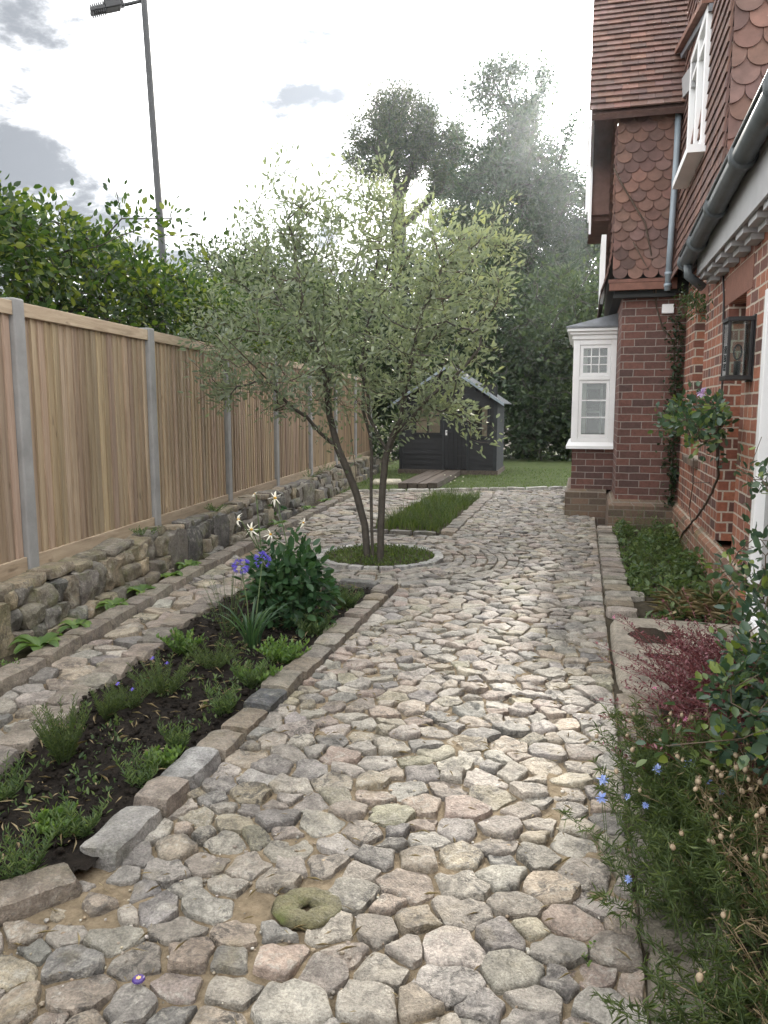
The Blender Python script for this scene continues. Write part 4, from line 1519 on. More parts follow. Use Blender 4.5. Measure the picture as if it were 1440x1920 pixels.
MB().add([(BX - e, BY0 - e, ZB1 + .142), (XP - .001, BY0 - e, ZB1 + .142), (XP - .001, BY0 - e, ZB1 + .165), (BX - e, BY0 - e, ZB1 + .165), (BX - e, BY1 + e, ZB1 + .142), (BX - e, BY1 + e, ZB1 + .165), (XP - .001, BY0 + .1, ZB1 + .34), (XP - .001, BY1, ZB1 + .34), (XP - .001, BY1 + e, ZB1 + .142)],
         [(0, 1, 2, 3), (4, 0, 3, 5), (3, 2, 6), (3, 6, 7, 5)]).build('roof', 'lead', bayo)

# tile hanging
hr = random.Random(17)
TCOL = [(.125, .07, .056), (.145, .078, .06), (.11, .064, .054), (.165, .09, .068), (.135, .08, .068)]


def tiles(mb, O, U, N, width, height, tw, gauge, scallop, bell=0.0):
    """rows of overlapping clay tiles on the wall through O along U (level) with outward normal N"""
    O, U, N = Vector(O), Vector(U), Vector(N)
    Zv = Vector((0, 0, 1))
    rows = int(height / gauge)
    for r in range(rows):
        z0 = r * gauge
        off = (r % 2) * tw / 2
        n_ = int(width / tw) + 2
        lift = bell * max(0, 1 - z0 / 0.5) ** 2
        for k in range(-1, n_):
            u0, u1 = k * tw + off + .002, (k + 1) * tw + off - .002
            u0c, u1c = max(u0, 0), min(u1, width)
            if u1c - u0c < .02:
                continue
            t0 = .030 + hr.uniform(0, .005) + lift
            t1 = .006 + bell * max(0, 1 - (z0 + gauge * 1.4) / 0.5) ** 2
            sag = hr.uniform(-.004, .004)
            pts = []
            if scallop:
                um, rad = (u0 + u1) / 2, (u1 - u0) / 2
                m_ = 10
                for q in range(m_ + 1):
                    a = math.pi + math.pi * q / m_
                    uu = um + rad * math.cos(a)
                    pts.append((min(max(uu, u0c), u1c), z0 + sag + rad * (1 + math.sin(a)) * .9))
            else:
                pts = [(u0c, z0 + sag), (u1c, z0 + sag)]
            top = z0 + gauge * 1.9
            pts = pts + [(u1c, top), (u0c, top)]
            vs = []
            for side in (0, 1):
                for (u, z) in pts:
                    f = (z - z0) / (gauge * 1.9)
                    d = t0 + (t1 - t0) * min(1, f) - (.013 if side else 0)
                    vs.append(O + U * u + Zv * z + N * d)
            n2 = len(pts)
            fs = [tuple(range(n2)), tuple(range(2 * n2 - 1, n2 - 1, -1))] + [(i, n2 + i, n2 + (i + 1) % n2, (i + 1) % n2) for i in range(n2)]
            mb.add(vs, fs, jit(hr.choice(TCOL), hr, .18))


YU = YP - .10                                       # front of the jettied upper storey
XU = .27
tm = MB()
tiles(tm, (XU, YU, 2.90), (1, 0, 0), (0, -1, 0), .70, 1.85, .165, .105, True, .03)
tm.box(XU - .03, XU + .70, YU - .045, YU + .02, 2.78, 2.86, (.19, .09, .065))
tm.box(XU - .04, XU + .70, YU - .05, YU + .02, 2.862, 2.90, (.17, .08, .06))
part(tm, 'front_tiles', 'tile')
tm = MB()
tiles(tm, (XU, YU + .02, 2.80), (0, 1, 0), (-1, 0, 0), 5.0, 2.2, .165, .105, False, .09)
part(tm, 'side_tiles', 'tile')
MB().box(XU + .03, 4.6, YU + .03, 14.5, 2.74, 4.93).build('upper_wall', 'dark', H)
MB().box(XU + .02, .97, YU + .0, YP + .06, 2.70, 2.735).build('jetty_beam', 'dark', H)
# wing roof, seen from below, with its verge over the path
rt = MB()
SLP = math.atan(1.36)
VX, EY, EZ2 = -.045, 9.22, 4.66
ncourse, gau = 62, 0.105
for r in range(ncourse):
    s0 = r * gau
    n_ = 26
    twd = .172
    for k in range(n_):
        u0 = VX + k * twd + (0 if r % 2 else -twd / 2)
        u1 = u0 + twd - .003
        u0 = max(u0, VX + hr.uniform(-.004, .004))
        if u1 - u0 < .02:
            continue
        sag = hr.uniform(-.003, .003)
        a0_, b0_ = s0, s0 + gau * 1.35
        lift0, lift1 = .034 + sag, .004
        vs = []
        for (s_, l_) in ((a0_, lift0), (b0_, lift1), (b0_, lift1 - .014), (a0_, lift0 - .016)):
            y = EY + s_ * math.cos(SLP) - l_ * math.sin(SLP)
            z = EZ2 + s_ * math.sin(SLP) + l_ * math.cos(SLP)
            vs += [(u0, y, z), (u1, y, z)]
        rt.add(vs, [(0, 1, 3, 2), (2, 3, 5, 4), (4, 5, 7, 6), (6, 7, 1, 0), (0, 2, 4, 6), (1, 7, 5, 3)], jit(hr.choice(TCOL), hr, .2))
rfo = part(rt, 'roof', 'tile')
sl2 = ncourse * gau
dy, dz = sl2 * math.cos(SLP), sl2 * math.sin(SLP)
MB().add([(VX + .03, EY + .02, EZ2 - .02), (4.4, EY + .02, EZ2 - .02), (4.4, EY + .02 + dy, EZ2 - .02 + dz), (VX + .03, EY + .02 + dy, EZ2 - .02 + dz),
          (VX + .03, EY + .06, EZ2 - .07), (4.4, EY + .06, EZ2 - .07), (4.4, EY + .06 + dy, EZ2 - .07 + dz), (VX + .03, EY + .06 + dy, EZ2 - .07 + dz)],
         [(0, 1, 2, 3), (7, 6, 5, 4), (0, 4, 5, 1), (1, 5, 6, 2), (2, 6, 7, 3), (3, 7, 4, 0)], (.11, .064, .054)).build('roof_underside', 'tile', rfo)
MB().add([(VX + .03, EY + .06, EZ2 - .08), (VX + .03, EY + .06 + dy, EZ2 - .08 + dz), (VX + .03, EY + .06 + dy + 3.5, EZ2 - .08 + dz), (VX + .03, 14.5, 4.6), (XU + .03, EY + .4, EZ2 - .08)], [(0, 1, 2, 3)], (.13, .075, .06)).build('gable_wall', 'tile', H)
MB().box(VX + .03, 1.0, EY + .09, YU + .0, EZ2 + .02, EZ2 + .06, (.11, .064, .054)).build('eaves_soffit', 'tile', H)
# the oriel under the verge and the small side window, both edge-on
orl = MB()
p0, p1 = PY(1112, 236, 11.0), PY(1118, 432, 11.0)
orl.box(-.03, .012, 10.98, 11.08, p1.z + .12, p0.z + .5)
orl.box(-.065, -.031, 10.99, 11.05, p1.z + .25, p0.z)
orl.box(-.012, .016, 10.96, 10.979, p1.z - .05, p0.z)
oo = part(orl, 'oriel_window', 'white')
MB().box(.014, XU - .03, 11.0, 11.06, p1.z + .2, p0.z + .5, (.13, .075, .06)).build('oriel_side', 'tile', oo)
MB().box(-.02, XU, 11.09, 12.6, p1.z + .14, p0.z + .5, (.13, .075, .06)).build('oriel_body', 'tile', oo)
sw_ = MB()
za, zb = PX(1141, 475, .17).z, PX(1146, 325, .17).z
sw_.box(.145, .20, 9.98, 10.05, za, zb); sw_.box(.145, .20, 10.75, 10.82, za, zb); sw_.box(.145, .20, 10.05, 10.75, za, za + .07); sw_.box(.145, .20, 10.05, 10.75, zb - .07, zb)
swo = part(sw_, 'side_window', 'white')
MB().box(.165, .17, 10.05, 10.75, za + .07, zb - .07).build('pane', 'glass', swo)
# downpipe
pa, pb = PY(1268, 300, 9.38), PY(1251, 545, 9.38)
dp = MB().tube([pb, pb.lerp(pa, .5), pa, pa + Vector((.0, .0, .5))], .033, 12)
for f in (0.03, .12):
    q = pb.lerp(pa, f)
    dp.tube([q, q + Vector((0, 0, .035))], .041, 12)
part(dp, 'downpipe', 'pipe', smooth=True)

# upper block over the long wall
XL, YC = .97, 6.5
ub = MB()
tiles(ub, (XL, YC, 2.86), (0, 1, 0), (-1, 0, 0), YU - YC - .02, 1.30, .165, .105, False, .05)
UW = (7.52, 8.62, 3.72, 4.86)
# tiles either side of the window only
tiles(ub, (XL, YC, 2.86 + 12 * .105), (0, 1, 0), (-1, 0, 0), UW[0] - YC - .02, 2.2, .165, .105, False)
tiles(ub, (XL, UW[1] + .03, 2.86 + 12 * .105), (0, 1, 0), (-1, 0, 0), YU - UW[1] - .05, 2.2, .165, .105, False)
tiles(ub, (XL, UW[0], UW[3] + .02), (0, 1, 0), (-1, 0, 0), UW[1] - UW[0], .9, .165, .105, False)
part(ub, 'upper_side_tiles', 'tile')
ub = MB()
tiles(ub, (XL, YC, 2.80), (1, 0, 0), (0, -1, 0), 3.0, 3.4, .20, .125, True)
part(ub, 'upper_front_tiles', 'tile')
MB().box(XL + .03, 4.5, YC + .03, YU + .02, 2.90, 7.2).build('upper_block', 'dark', H)
uw = MB()
x0_, x1_ = XL - .06, XL + .03
uw.box(x0_, x1_, UW[0], UW[0] + .07, UW[2], UW[3]); uw.box(x0_, x1_, UW[1] - .07, UW[1], UW[2], UW[3])
uw.box(x0_, x1_, UW[0] + .07, UW[1] - .07, UW[2], UW[2] + .07); uw.box(x0_, x1_, UW[0] + .07, UW[1] - .07, UW[3] - .07, UW[3])
ym_ = (UW[0] + UW[1]) / 2
uw.box(x0_ + .003, x1_ - .003, ym_ - .04, ym_ + .04, UW[2] + .07, UW[3] - .07)
zt_ = UW[2] + .88
uw.box(x0_ + .006, x1_, UW[0] + .07, ym_ - .04, zt_, zt_ + .05); uw.box(x0_ + .006, x1_, ym_ + .04, UW[1] - .07, zt_, zt_ + .05)
uwo = part(uw, 'upper_window', 'white', bevel=.004)
MB().box(XL - .01, XL - .006, UW[0] + .07, UW[1] - .07, UW[2] + .07, UW[3] - .07).build('pane', 'glass', uwo)
MB().box(XL - .17, XL + .03, UW[0] - .04, UW[1] + .04, UW[2] - .07, UW[2] - .003).build('sill', 'white', uwo)
# gable verge above the upper window: barge board and soffit climbing toward the camera
q0, q1 = PX(1256, 180, .915), PX(1300, 116, .915)
dirb = (q1 - q0).normalized()
qe = q0 + dirb * 3.4
qb = q0 + dirb * ((q1 - q0).length * 0.98)
vs = [q0 - Vector((0, 0, .0)), qb, qb - Vector((0, 0, .22)), q0 - Vector((0, 0, .22))]
vs += [v + Vector((.03, 0, 0)) for v in vs]
FB = [(0, 1, 2, 3), (7, 6, 5, 4), (0, 4, 5, 1), (1, 5, 6, 2), (2, 6, 7, 3), (3, 7, 4, 0)]
part(MB().add(vs, FB), 'barge_board', 'offwhite')
vs = [q0 + Vector((.0, 0, .24)), qe + Vector((.0, 0, .24)), qe + Vector((2.4, 0, .24)), q0 + Vector((2.4, 0, .24))]
vs += [v + Vector((0, 0, .06)) for v in vs]
part(MB().add(vs, [(3, 2, 1, 0), (4, 5, 6, 7), (0, 1, 5, 4), (1, 2, 6, 5), (2, 3, 7, 6), (3, 0, 4, 7)]), 'verge_soffit', 'lead')
vs = [q0 + Vector((-.06, 0, .27)), qe + Vector((-.06, 0, .27)), qe + Vector((2.4, 0, .27)), q0 + Vector((2.4, 0, .27))]
vs += [v + Vector((0, 0, .05)) for v in vs]
part(MB().add([v + Vector((0, 0, .035)) for v in vs], [(3, 2, 1, 0), (4, 5, 6, 7), (0, 1, 5, 4), (1, 2, 6, 5), (2, 3, 7, 6), (3, 0, 4, 7)], (.2, .1, .07)), 'gable_roof', 'tile')

# eaves of the long wall: boards with hanging brackets, and the gutter
GX = .86
g0, g1 = PX(1287, 492, GX), PX(1440, 205, GX)
gz = (g0.z * .5 + g1.z * .5)
gd = (g1 - g0) / (g0.y - g1.y)
ge = g0 + gd * (g0.y - 1.0)
gt = MB()
gt.tube([g0 + Vector((0, .02, 0)), ge], .066, 14)
for yy in (g0.y - .05, 6.95, 6.05, 5.1, 4.2):
    q = g0 + gd * (g0.y - yy)
    gt.tube([q, q - gd.normalized() * .06], .082, 14)
gto = part(gt, 'gutter', 'gutter', smooth=True)
lip = MB().tube([g0 + Vector((-.06, 0, .05)), ge + Vector((-.06, 0, .05))], .012, 6)
lip.build('gutter_lip', 'gutter', gto, smooth=True)
MB().tube([g0 + Vector((0, -.16, -.05)), g0 + Vector((.0, -.16, -.14)), g0 + Vector((.14, -.1, -.24))], .04, 10).build('gutter_outlet', 'gutter', gto, smooth=True)
fz = gz - .02
ev = MB()
ev.box(.94, .962, 1.0, g0.y - .1, fz - .22, fz + .05)
ev.box(.962, XW, 1.0, g0.y - .1, fz - .20, fz - .17)
ev.box(.94, XL + .1, 1.0, YC, fz + .052, fz + .10)
evo = part(ev, 'eaves_board', 'offwhite')
yy = g0.y - .12
while yy > 1.2:
    br_ = MB()
    br_.box(.966, XW - .002, yy - .26, yy, fz - .26, fz - .203)
    br_.box(1.02, XW - .002, yy - .24, yy - .02, fz - .30, fz - .26)
    br_.build('bracket', 'offwhite', evo)
    yy -= .42

MB().add([(.86, 1.0, fz + .1), (.86, YC, fz + .1), (3.2, YC, fz + 1.5), (3.2, 1.0, fz + 1.5), (.86, 1.0, fz + .05), (.86, YC, fz + .05), (3.2, YC, fz + 1.45), (3.2, 1.0, fz + 1.45)],
         [(0, 1, 2, 3), (7, 6, 5, 4), (0, 4, 5, 1), (1, 5, 6, 2), (2, 6, 7, 3), (3, 7, 4, 0)], (.18, .09, .065)).build('lean_to_roof', 'tile', H)
MB().box(XW + .33, 4.6, -1.5, 14.5, -.1, ZT).build('house_core', 'dark', H)

# lantern on the wall
lx0, ly0, ly1, lz0, lz1 = XW - .17, 5.72, 5.93, 1.64, 2.06
ln_ = thing('wall_lantern', 'black box lantern with glass sides and a clear bulb on the brick wall', 'wall lamp', (XW, 5.82, 1.85))
lm = MB()
t_ = .02
for xa in (lx0, XW - .03):
    for ya in (ly0, ly1 - t_):
        lm.box(xa, xa + t_, ya, ya + t_, lz0 + .03, lz1 - .03)
lm.box(lx0 - .006, XW - .008, ly0 - .006, ly1 + .006, lz1 - .03, lz1)
lm.box(lx0 - .006, XW - .008, ly0 - .006, ly1 + .006, lz0, lz0 + .03)
lm.build('frame', 'black', ln_, bevel=.003)
MB().box(XW - .009, XW - .001, ly0 - .012, ly1 + .012, lz0 - .012, lz1 + .012).build('back_plate', 'black', ln_)
MB().box(lx0 + .004, lx0 + .007, ly0 + t_, ly1 - t_, lz0 + .03, lz1 - .03).build('pane', 'glass', ln_)
MB().box(lx0 + t_, XW - .03, ly0 + .004, ly0 + .007, lz0 + .03, lz1 - .03).build('pane', 'glass', ln_)
MB().box(lx0 + t_, XW - .03, ly1 - .007, ly1 - .004, lz0 + .03, lz1 - .03).build('pane', 'glass', ln_)
MB().tube([((lx0 + XW) / 2, 5.825, lz0 + .03), ((lx0 + XW) / 2, 5.825, lz0 + .13)], .022, 12).build('bulb_holder', 'black', ln_, smooth=True)
bb = MB().ball(((lx0 + XW) / 2, 5.825, lz0 + .19), .032, .032, .055, 12, 8)
bb.build('bulb', 'glass', ln_, smooth=True)
# small white alarm box and a black cable down the wall
q = PY(1252, 580, YP)
ab = MB().box(q.x - .065, q.x + .065, YP - .05, YP - .001, q.z - .05, q.z + .055)
o = ab.build('junction_box', 'white', bevel=.008)
tag(o, 'small white box mounted high on the brick wing under the tiles', 'junction box')
cb = MB()
pts = []
for (px, py) in ((1355, 470), (1357, 560), (1356, 640), (1354, 720), (1349, 800), (1346, 900)):
    q = PX(px, py, XW - .012)
    pts.append(q)
o = cb.tube(pts, .0075, 6).build('wall_cable', 'black', smooth=True)
tag(o, 'thin black cable hanging down the red brick wall left of the lantern', 'cable')

# ------------------------------------------------------------------ the hazy air
def haze():
    m, nt, b_ = newmat('hazy_air')
    nt.nodes.remove(b_)
    pv = nt.nodes.new('ShaderNodeVolumePrincipled')
    pv.inputs['Color'].default_value = (0.84, 0.92, 1.0, 1)
    pv.inputs['Density'].default_value = 0.0006
    pv.inputs['Anisotropy'].default_value = 0.84
    nt.links.new(pv.outputs[0], nt.nodes['Material Output'].inputs['Volume'])
    o = MB().box(-72, 72, -32, 90, -1.6, 20.5).build('haze', m)
    o['kind'] = 'stuff'


haze()

# ------------------------------------------------------------------ plants: skeletons, leaves, small kinds
class Skel:
    def __init__(s):
        s.p, s.par = [], []

    def add(s, p, par):
        s.p.append(Vector(p)); s.par.append(par)
        return len(s.p) - 1

    def poly(s, pts, par=-1, step=0.12, wob=0.0, rg=None):
        i = par
        for k, q in enumerate(pts):
            q = Vector(q)
            if i < 0:
                i = s.add(q, -1)
                continue
            a = s.p[i]
            d = (q - a).length
            m = max(1, int(d / step))
            for j in range(1, m + 1):
                t = a.lerp(q, j / m)
                if wob and j < m:
                    t = t + Vector((rg.uniform(-wob, wob), rg.uniform(-wob, wob), rg.uniform(-wob, wob)))
                i = s.add(t, i)
        return i

    def nearest(s, q):
        A = np.array([tuple(v) for v in s.p])
        return int(np.argmin(((A - np.array(q)) ** 2).sum(1)))


def grow(sk, attr, rg, step=0.12, lift=0.25, wob=0.03, skip_low=0):
    """reach every attractor from the nearest part of the skeleton with a gently curved twig"""
    A = np.array([tuple(v) for v in sk.p])
    q = np.array([tuple(v) for v in attr])
    d0 = np.array([np.sqrt(((A - x) ** 2).sum(1)).min() for x in q])
    order = np.argsort(d0)
    buf = np.zeros((len(A) + len(q) * 60, 3)); buf[:len(A)] = A
    n = len(A)
    tips = []
    for k in order:
        x = Vector(q[k])
        dd = buf[:n] - q[k]
        # prefer joining from below
        cost = (dd ** 2).sum(1) + np.maximum(dd[:, 2], 0) ** 2 * 3
        cost[:skip_low] += 1e6
        i = int(np.argmin(cost))
        a = sk.p[i]
        L_ = (x - a).length
        m = max(1, min(40, int(L_ / step)))
        c = a.lerp(x, .5) - Vector((0, 0, lift * L_ * .35)) + Vector((rg.uniform(-1, 1), rg.uniform(-1, 1), rg.uniform(-1, 1))) * L_ * .08
        prev = i
        for j in range(1, m + 1):
            t = j / m
            pt = a * (1 - t) ** 2 + c * 2 * t * (1 - t) + x * t * t
            if j < m:
                pt = pt + Vector((rg.uniform(-wob, wob), rg.uniform(-wob, wob), rg.uniform(-wob, wob)))
            prev = sk.add(pt, prev)
            buf[n] = pt; n += 1
        tips.append(prev)
    return tips


def skel_mesh(sk, tips, r_base, r_tip, mb_thick, mb_thin=None, split=0.012, pw=0.5, total=None):
    n = len(sk.p)
    cnt = [0] * n
    for t in tips:
        cnt[t] += 1
    ch = [[] for _ in range(n)]
    for i in range(n):
        if sk.par[i] >= 0:
            ch[sk.par[i]].append(i)
    for i in range(n - 1, -1, -1):
        if not ch[i] and cnt[i] == 0:
            cnt[i] = 1
        if sk.par[i] >= 0:
            cnt[sk.par[i]] += cnt[i]
    mx = total or max(cnt)
    rad = [max(r_tip, r_base * (c / mx) ** pw) for c in cnt]
    starts = [i for i in range(n) if sk.par[i] < 0]
    while starts:
        s_ = starts.pop()
        chain = [s_]
        cur = s_
        while ch[cur]:
            ch[cur].sort(key=lambda q: -cnt[q])
            for o in ch[cur][1:]:
                starts.append(o)
            cur = ch[cur][0]
            chain.append(cur)
        pts = [sk.p[i] for i in chain]; rs = [rad[i] for i in chain]
        if sk.par[s_] >= 0:
            pts = [sk.p[sk.par[s_]]] + pts; rs = [rs[0]] + rs
        if len(pts) < 2:
            continue
        thick = max(rs) > split
        tgt = mb_thick if (thick or mb_thin is None) else mb_thin
        tgt.tube(pts, rs, 8 if max(rs) > 0.03 else (5 if thick else 3), cap=False)
    return rad


def leaf_cloud(sk, tips, per, rg, spread, ln, wd, tipdir=0.5):
    P, Dr, L_, W_ = [], [], [], []
    for t in tips:
        p = sk.p[t]
        q = sk.par[t]
        d = (p - sk.p[q]).normalized() if q >= 0 else Vector((0, 0, 1))
        # walk back along the twig so leaves line its last stretch
        seg = [p]
        i = t
        for _ in range(4):
            if sk.par[i] < 0:
                break
            i = sk.par[i]; seg.append(sk.p[i])
        for k in range(per):
            a = seg[min(len(seg) - 1, int(rg.random() ** 1.3 * len(seg)))]
            v = Vector((rg.gauss(0, 1), rg.gauss(0, 1), rg.gauss(0, 1)))
            P.append(a + v * spread * 0.45)
            Dr.append(d * tipdir + v.normalized() * (1 - tipdir) + Vector((0, 0, .12)))
            s_ = rg.uniform(.65, 1.2)
            L_.append(ln * s_); W_.append(wd * s_ * rg.uniform(.8, 1.15))
    return P, Dr, np.array(L_), np.array(W_)


def blob_points(blobs, n, rg, depthk=1.0, shell=0.0, clump=0, cr=.7):
    if clump:                          # foliage gathered into bunches with gaps between them
        cs = blob_points(blobs, n // clump, rg, shell=shell)
        return [c + Vector((rg.gauss(0, 1), rg.gauss(0, 1), rg.gauss(0, .75))) * cr * .5 for c in cs for _ in range(clump)]
    """n points inside a set of balls (centre, radius, depth radius factor)"""
    wts = [b_[1] ** 2 * (b_[2] if len(b_) > 2 else 1) for b_ in blobs]
    out = []
    while len(out) < n:
        b_ = rg.choices(blobs, wts)[0]
        v = Vector((rg.gauss(0, 1), rg.gauss(0, 1), rg.gauss(0, 1))).normalized()
        r_ = rg.random() ** (1 / 3)
        if shell:
            r_ = 1 - (1 - r_) * (1 - shell)
        out.append(Vector(b_[0]) + v * r_ * b_[1])
    return out


# ---- the multi-stemmed tree in the round bed
tr = random.Random(11)
T = thing('multistem_tree', 'slender multi-stemmed tree with pale silvery green leaves growing in the round bed', 'tree', (ring_c[0], ring_c[1], 0))
sk = Skel()


def pline(seq):
    return [D(px, py, d) for px, py, d in seq]


st1 = pline([(690, 1058, 7.35), (684, 985, 7.35), (668, 925, 7.32), (650, 878, 7.28), (633, 840, 7.25)])
st1[0].z = -.05
e1 = sk.poly(st1)
a = sk.poly(pline([(618, 780, 7.2), (612, 720, 7.1), (596, 660, 7.0), (575, 590, 6.9), (560, 520, 6.85), (548, 440, 6.9)]), e1, wob=.006, rg=tr)
sk.poly(pline([(600, 812, 7.2), (575, 782, 7.1), (535, 752, 6.9), (505, 715, 6.7), (470, 680, 6.5), (430, 640, 6.4)]), e1, wob=.006, rg=tr)
k1 = sk.nearest(D(613, 730, 7.1))
sk.poly(pline([(628, 680, 7.3), (640, 620, 7.5), (660, 540, 7.6), (680, 440, 7.7)]), k1, wob=.006, rg=tr)
k1 = sk.nearest(D(600, 670, 7.0))
sk.poly(pline([(560, 620, 7.3), (520, 560, 7.5), (480, 500, 7.6), (470, 420, 7.6)]), k1, wob=.006, rg=tr)
st2 = pline([(700, 1050, 7.3), (697, 985, 7.3), (696, 920, 7.32), (697, 850, 7.35), (694, 815, 7.36), (680, 765, 7.4)])
st2[0].z = -.05
e2 = sk.poly(st2)
sk.poly(pline([(684, 700, 7.45), (692, 620, 7.4), (702, 540, 7.3), (712, 450, 7.2), (724, 350, 7.2)]), e2, wob=.006, rg=tr)
sk.poly(pline([(655, 735, 7.7), (625, 690, 7.9), (590, 640, 8.1), (560, 580, 8.2)]), e2, wob=.006, rg=tr)
k2 = sk.nearest(D(670, 925, 7.32))
sk.poly(pline([(667, 880, 7.4), (660, 830, 7.5), (657, 800, 7.55), (645, 760, 7.6), (625, 725, 7.7), (600, 690, 7.8)]), k2, wob=.004, rg=tr)
st3 = pline([(713, 1052, 7.25), (714, 990, 7.25), (717, 920, 7.22), (722, 860, 7.2), (726, 845, 7.2)])
st3[0].z = -.05
e3 = sk.poly(st3)
sk.poly(pline([(738, 815, 7.1), (752, 785, 7.0), (758, 740, 6.9), (770, 680, 6.8), (790, 590, 6.7), (830, 500, 6.6)]), e3, wob=.006, rg=tr)
sk.poly(pline([(708, 815, 7.2), (692, 780, 7.25), (690, 740, 7.3), (676, 690, 7.3), (690, 600, 7.2), (735, 480, 7.1), (760, 400, 7.1)]), e3, wob=.006, rg=tr)
k3 = sk.nearest(D(740, 812, 7.1))
sk.poly(pline([(775, 780, 6.9), (800, 750, 6.8), (835, 720, 6.7), (870, 690, 6.6), (900, 650, 6.55)]), k3, wob=.006, rg=tr)
sk.poly(pline([(765, 800, 7.3), (790, 760, 7.6), (830, 690, 7.9), (870, 610, 8.1), (900, 520, 8.2)]), k3, wob=.006, rg=tr)
nstem = len(sk.p)
# crown: uneven clumps, wide and flat-bottomed
CB = [(470, 600, 105), (400, 640, 62), (440, 690, 58), (395, 590, 50), (560, 560, 120), (660, 520, 140), (760, 500, 120), (850, 520, 100), (900, 480, 66), (600, 660, 110), (700, 640, 120), (800, 640, 100),
      (510, 420, 70), (545, 350, 44), (480, 470, 60), (590, 430, 62), (690, 400, 82), (700, 350, 46), (640, 400, 60), (790, 410, 66), (860, 430, 50), (930, 440, 34), (960, 480, 34), (940, 540, 44), (420, 520, 50), (510, 720, 62), (560, 740, 42), (640, 720, 60), (420, 740, 36),
      (860, 620, 56), (830, 730, 54), (870, 770, 46), (900, 810, 26), (790, 770, 36), (910, 720, 30), (880, 560, 60), (380, 690, 30), (780, 800, 24), (730, 740, 40)]
attr = []
wts = [r_ ** 2 for _, _, r_ in CB]
while len(attr) < 1050:
    cx, cy, r_ = tr.choices(CB, wts)[0]
    a = tr.uniform(0, 6.28); u = math.sqrt(tr.random())
    px, py = cx + r_ * u * math.cos(a), cy + r_ * u * math.sin(a)
    dk = min(1.35, r_ / 1443 * 7.2 * 2.4)
    attr.append(D(px, py, 7.1 + tr.uniform(-1, 1) * dk * math.sqrt(max(0, 1 - u * u)) + (.0 if px < 760 else -.25)))
# single shoots that stand out of the crown
for px, py in ((525, 295), (533, 320), (545, 300), (520, 330), (600, 325), (606, 350), (640, 310), (470, 375), (480, 395), (655, 300), (715, 300), (730, 330), (985, 465), (975, 440), (935, 390), (928, 410), (890, 400), (965, 370), (935, 655), (925, 700), (930, 720), (905, 830), (930, 810), (875, 800), (380, 470), (390, 500), (360, 600), (365, 700), (372, 750), (395, 765), (350, 640), (955, 590)):
    attr.append(D(px, py, 7.1 + tr.uniform(-.3, .3)))
tips = grow(sk, attr, tr, .10, .35, .008, skip_low=0)
tk, tn = MB(), MB()
skel_mesh(sk, tips, .036, .0022, tk, tn, .011, .48)
tk.build('trunk', 'bark', T, smooth=True)
tn.build('twigs', 'twig', T, smooth=True)
P, Dr, L_, W_ = leaf_cloud(sk, tips, 17, tr, .11, .060, .025, .45)
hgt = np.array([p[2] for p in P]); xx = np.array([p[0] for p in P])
rn = np.random.default_rng(4).random(len(P)) * .72 + np.clip((hgt - 2.2) / 6, 0, .22) + np.clip((xx + 1.9) / 9, -.06, .12)  # paler toward top and right: backlight put into the leaf colour
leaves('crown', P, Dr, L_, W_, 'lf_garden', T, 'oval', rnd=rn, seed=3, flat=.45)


# ---- trees beyond the garden: trunk, limbs and a crown of many leaf-sized faces in clumps
def far_tree(name, label, cat, base, stems, blobs, nattr, per, leaf, mat, seed, r_base, group=None, spread=.5, bark='bark2', lift=.3, wd=.55, clump=0, cr=.7, tipdir=.3, shell=0.0, step=.5):
    g_ = random.Random(seed)
    t = thing(name, label, cat, base, group)
    sk = Skel()
    root = sk.add(base, -1)
    for s_ in stems:
        start = root
        if len(sk.p) > 1:
            A = np.array([tuple(v) for v in sk.p]); start = int(np.argmin(((A - np.array(s_[0])) ** 2).sum(1)))
        sk.poly(s_, start, step=step, wob=.03, rg=g_)
    at = blob_points(blobs, nattr, g_, shell=shell, clump=clump, cr=cr)
    tips = grow(sk, at, g_, step, lift, .04 * step / .5)
    m1 = MB()
    skel_mesh(sk, tips, r_base, .012 * step / .5, m1, None, 0, .5)
    m1.build('trunk', bark, t, smooth=True)
    P, Dr, L_, W_ = leaf_cloud(sk, tips, per, g_, spread, leaf, leaf * wd, tipdir)
    leaves('crown', P, Dr, L_, W_, mat, t, 'oval' if per * nattr < 9000 else 'diamond', seed=seed, flat=.5)
    return t


def B(px, py, d, rpx):
    return (D(px, py, d), rpx / 1443 * d)


def gnd(v):
    return Vector((v.x, v.y, -.1))


# oak left of the tall ivy-clad tree
dA = 36
far_tree('oak_tree', 'open-crowned oak tree against the bright sky behind the shed, left of the taller ivy-clad tree', 'tree', gnd(D(752, 700, dA)),
         [[D(750, 560, dA), D(748, 420, dA), D(745, 350, dA), D(738, 280, dA), D(730, 240, dA)], [D(750, 372, dA), D(765, 330, dA), D(778, 285, dA), D(800, 250, dA)], [D(745, 350, dA), D(720, 310, dA - 1), D(700, 275, dA - 1)],
          [D(760, 420, dA), D(800, 380, dA + 1), D(830, 330, dA + 1), D(850, 300, dA + 1)]],
         [B(750, 235, dA, 62), B(700, 262, dA - 1, 46), B(790, 245, dA, 50), B(680, 300, dA, 34), B(820, 265, dA + 1, 44), B(850, 300, dA + 1, 40), B(720, 205, dA, 30), B(740, 290, dA, 55), B(690, 330, dA - 1, 24), B(800, 305, dA, 40), B(840, 355, dA + 1, 34), B(860, 255, dA + 1, 24), B(780, 205, dA, 26), B(820, 340, dA, 30), B(700, 215, dA, 22)],
         1250, 26, .15, 'lf_oak', 31, .34, spread=.28, step=.4, clump=7, cr=.55)
dB = 33
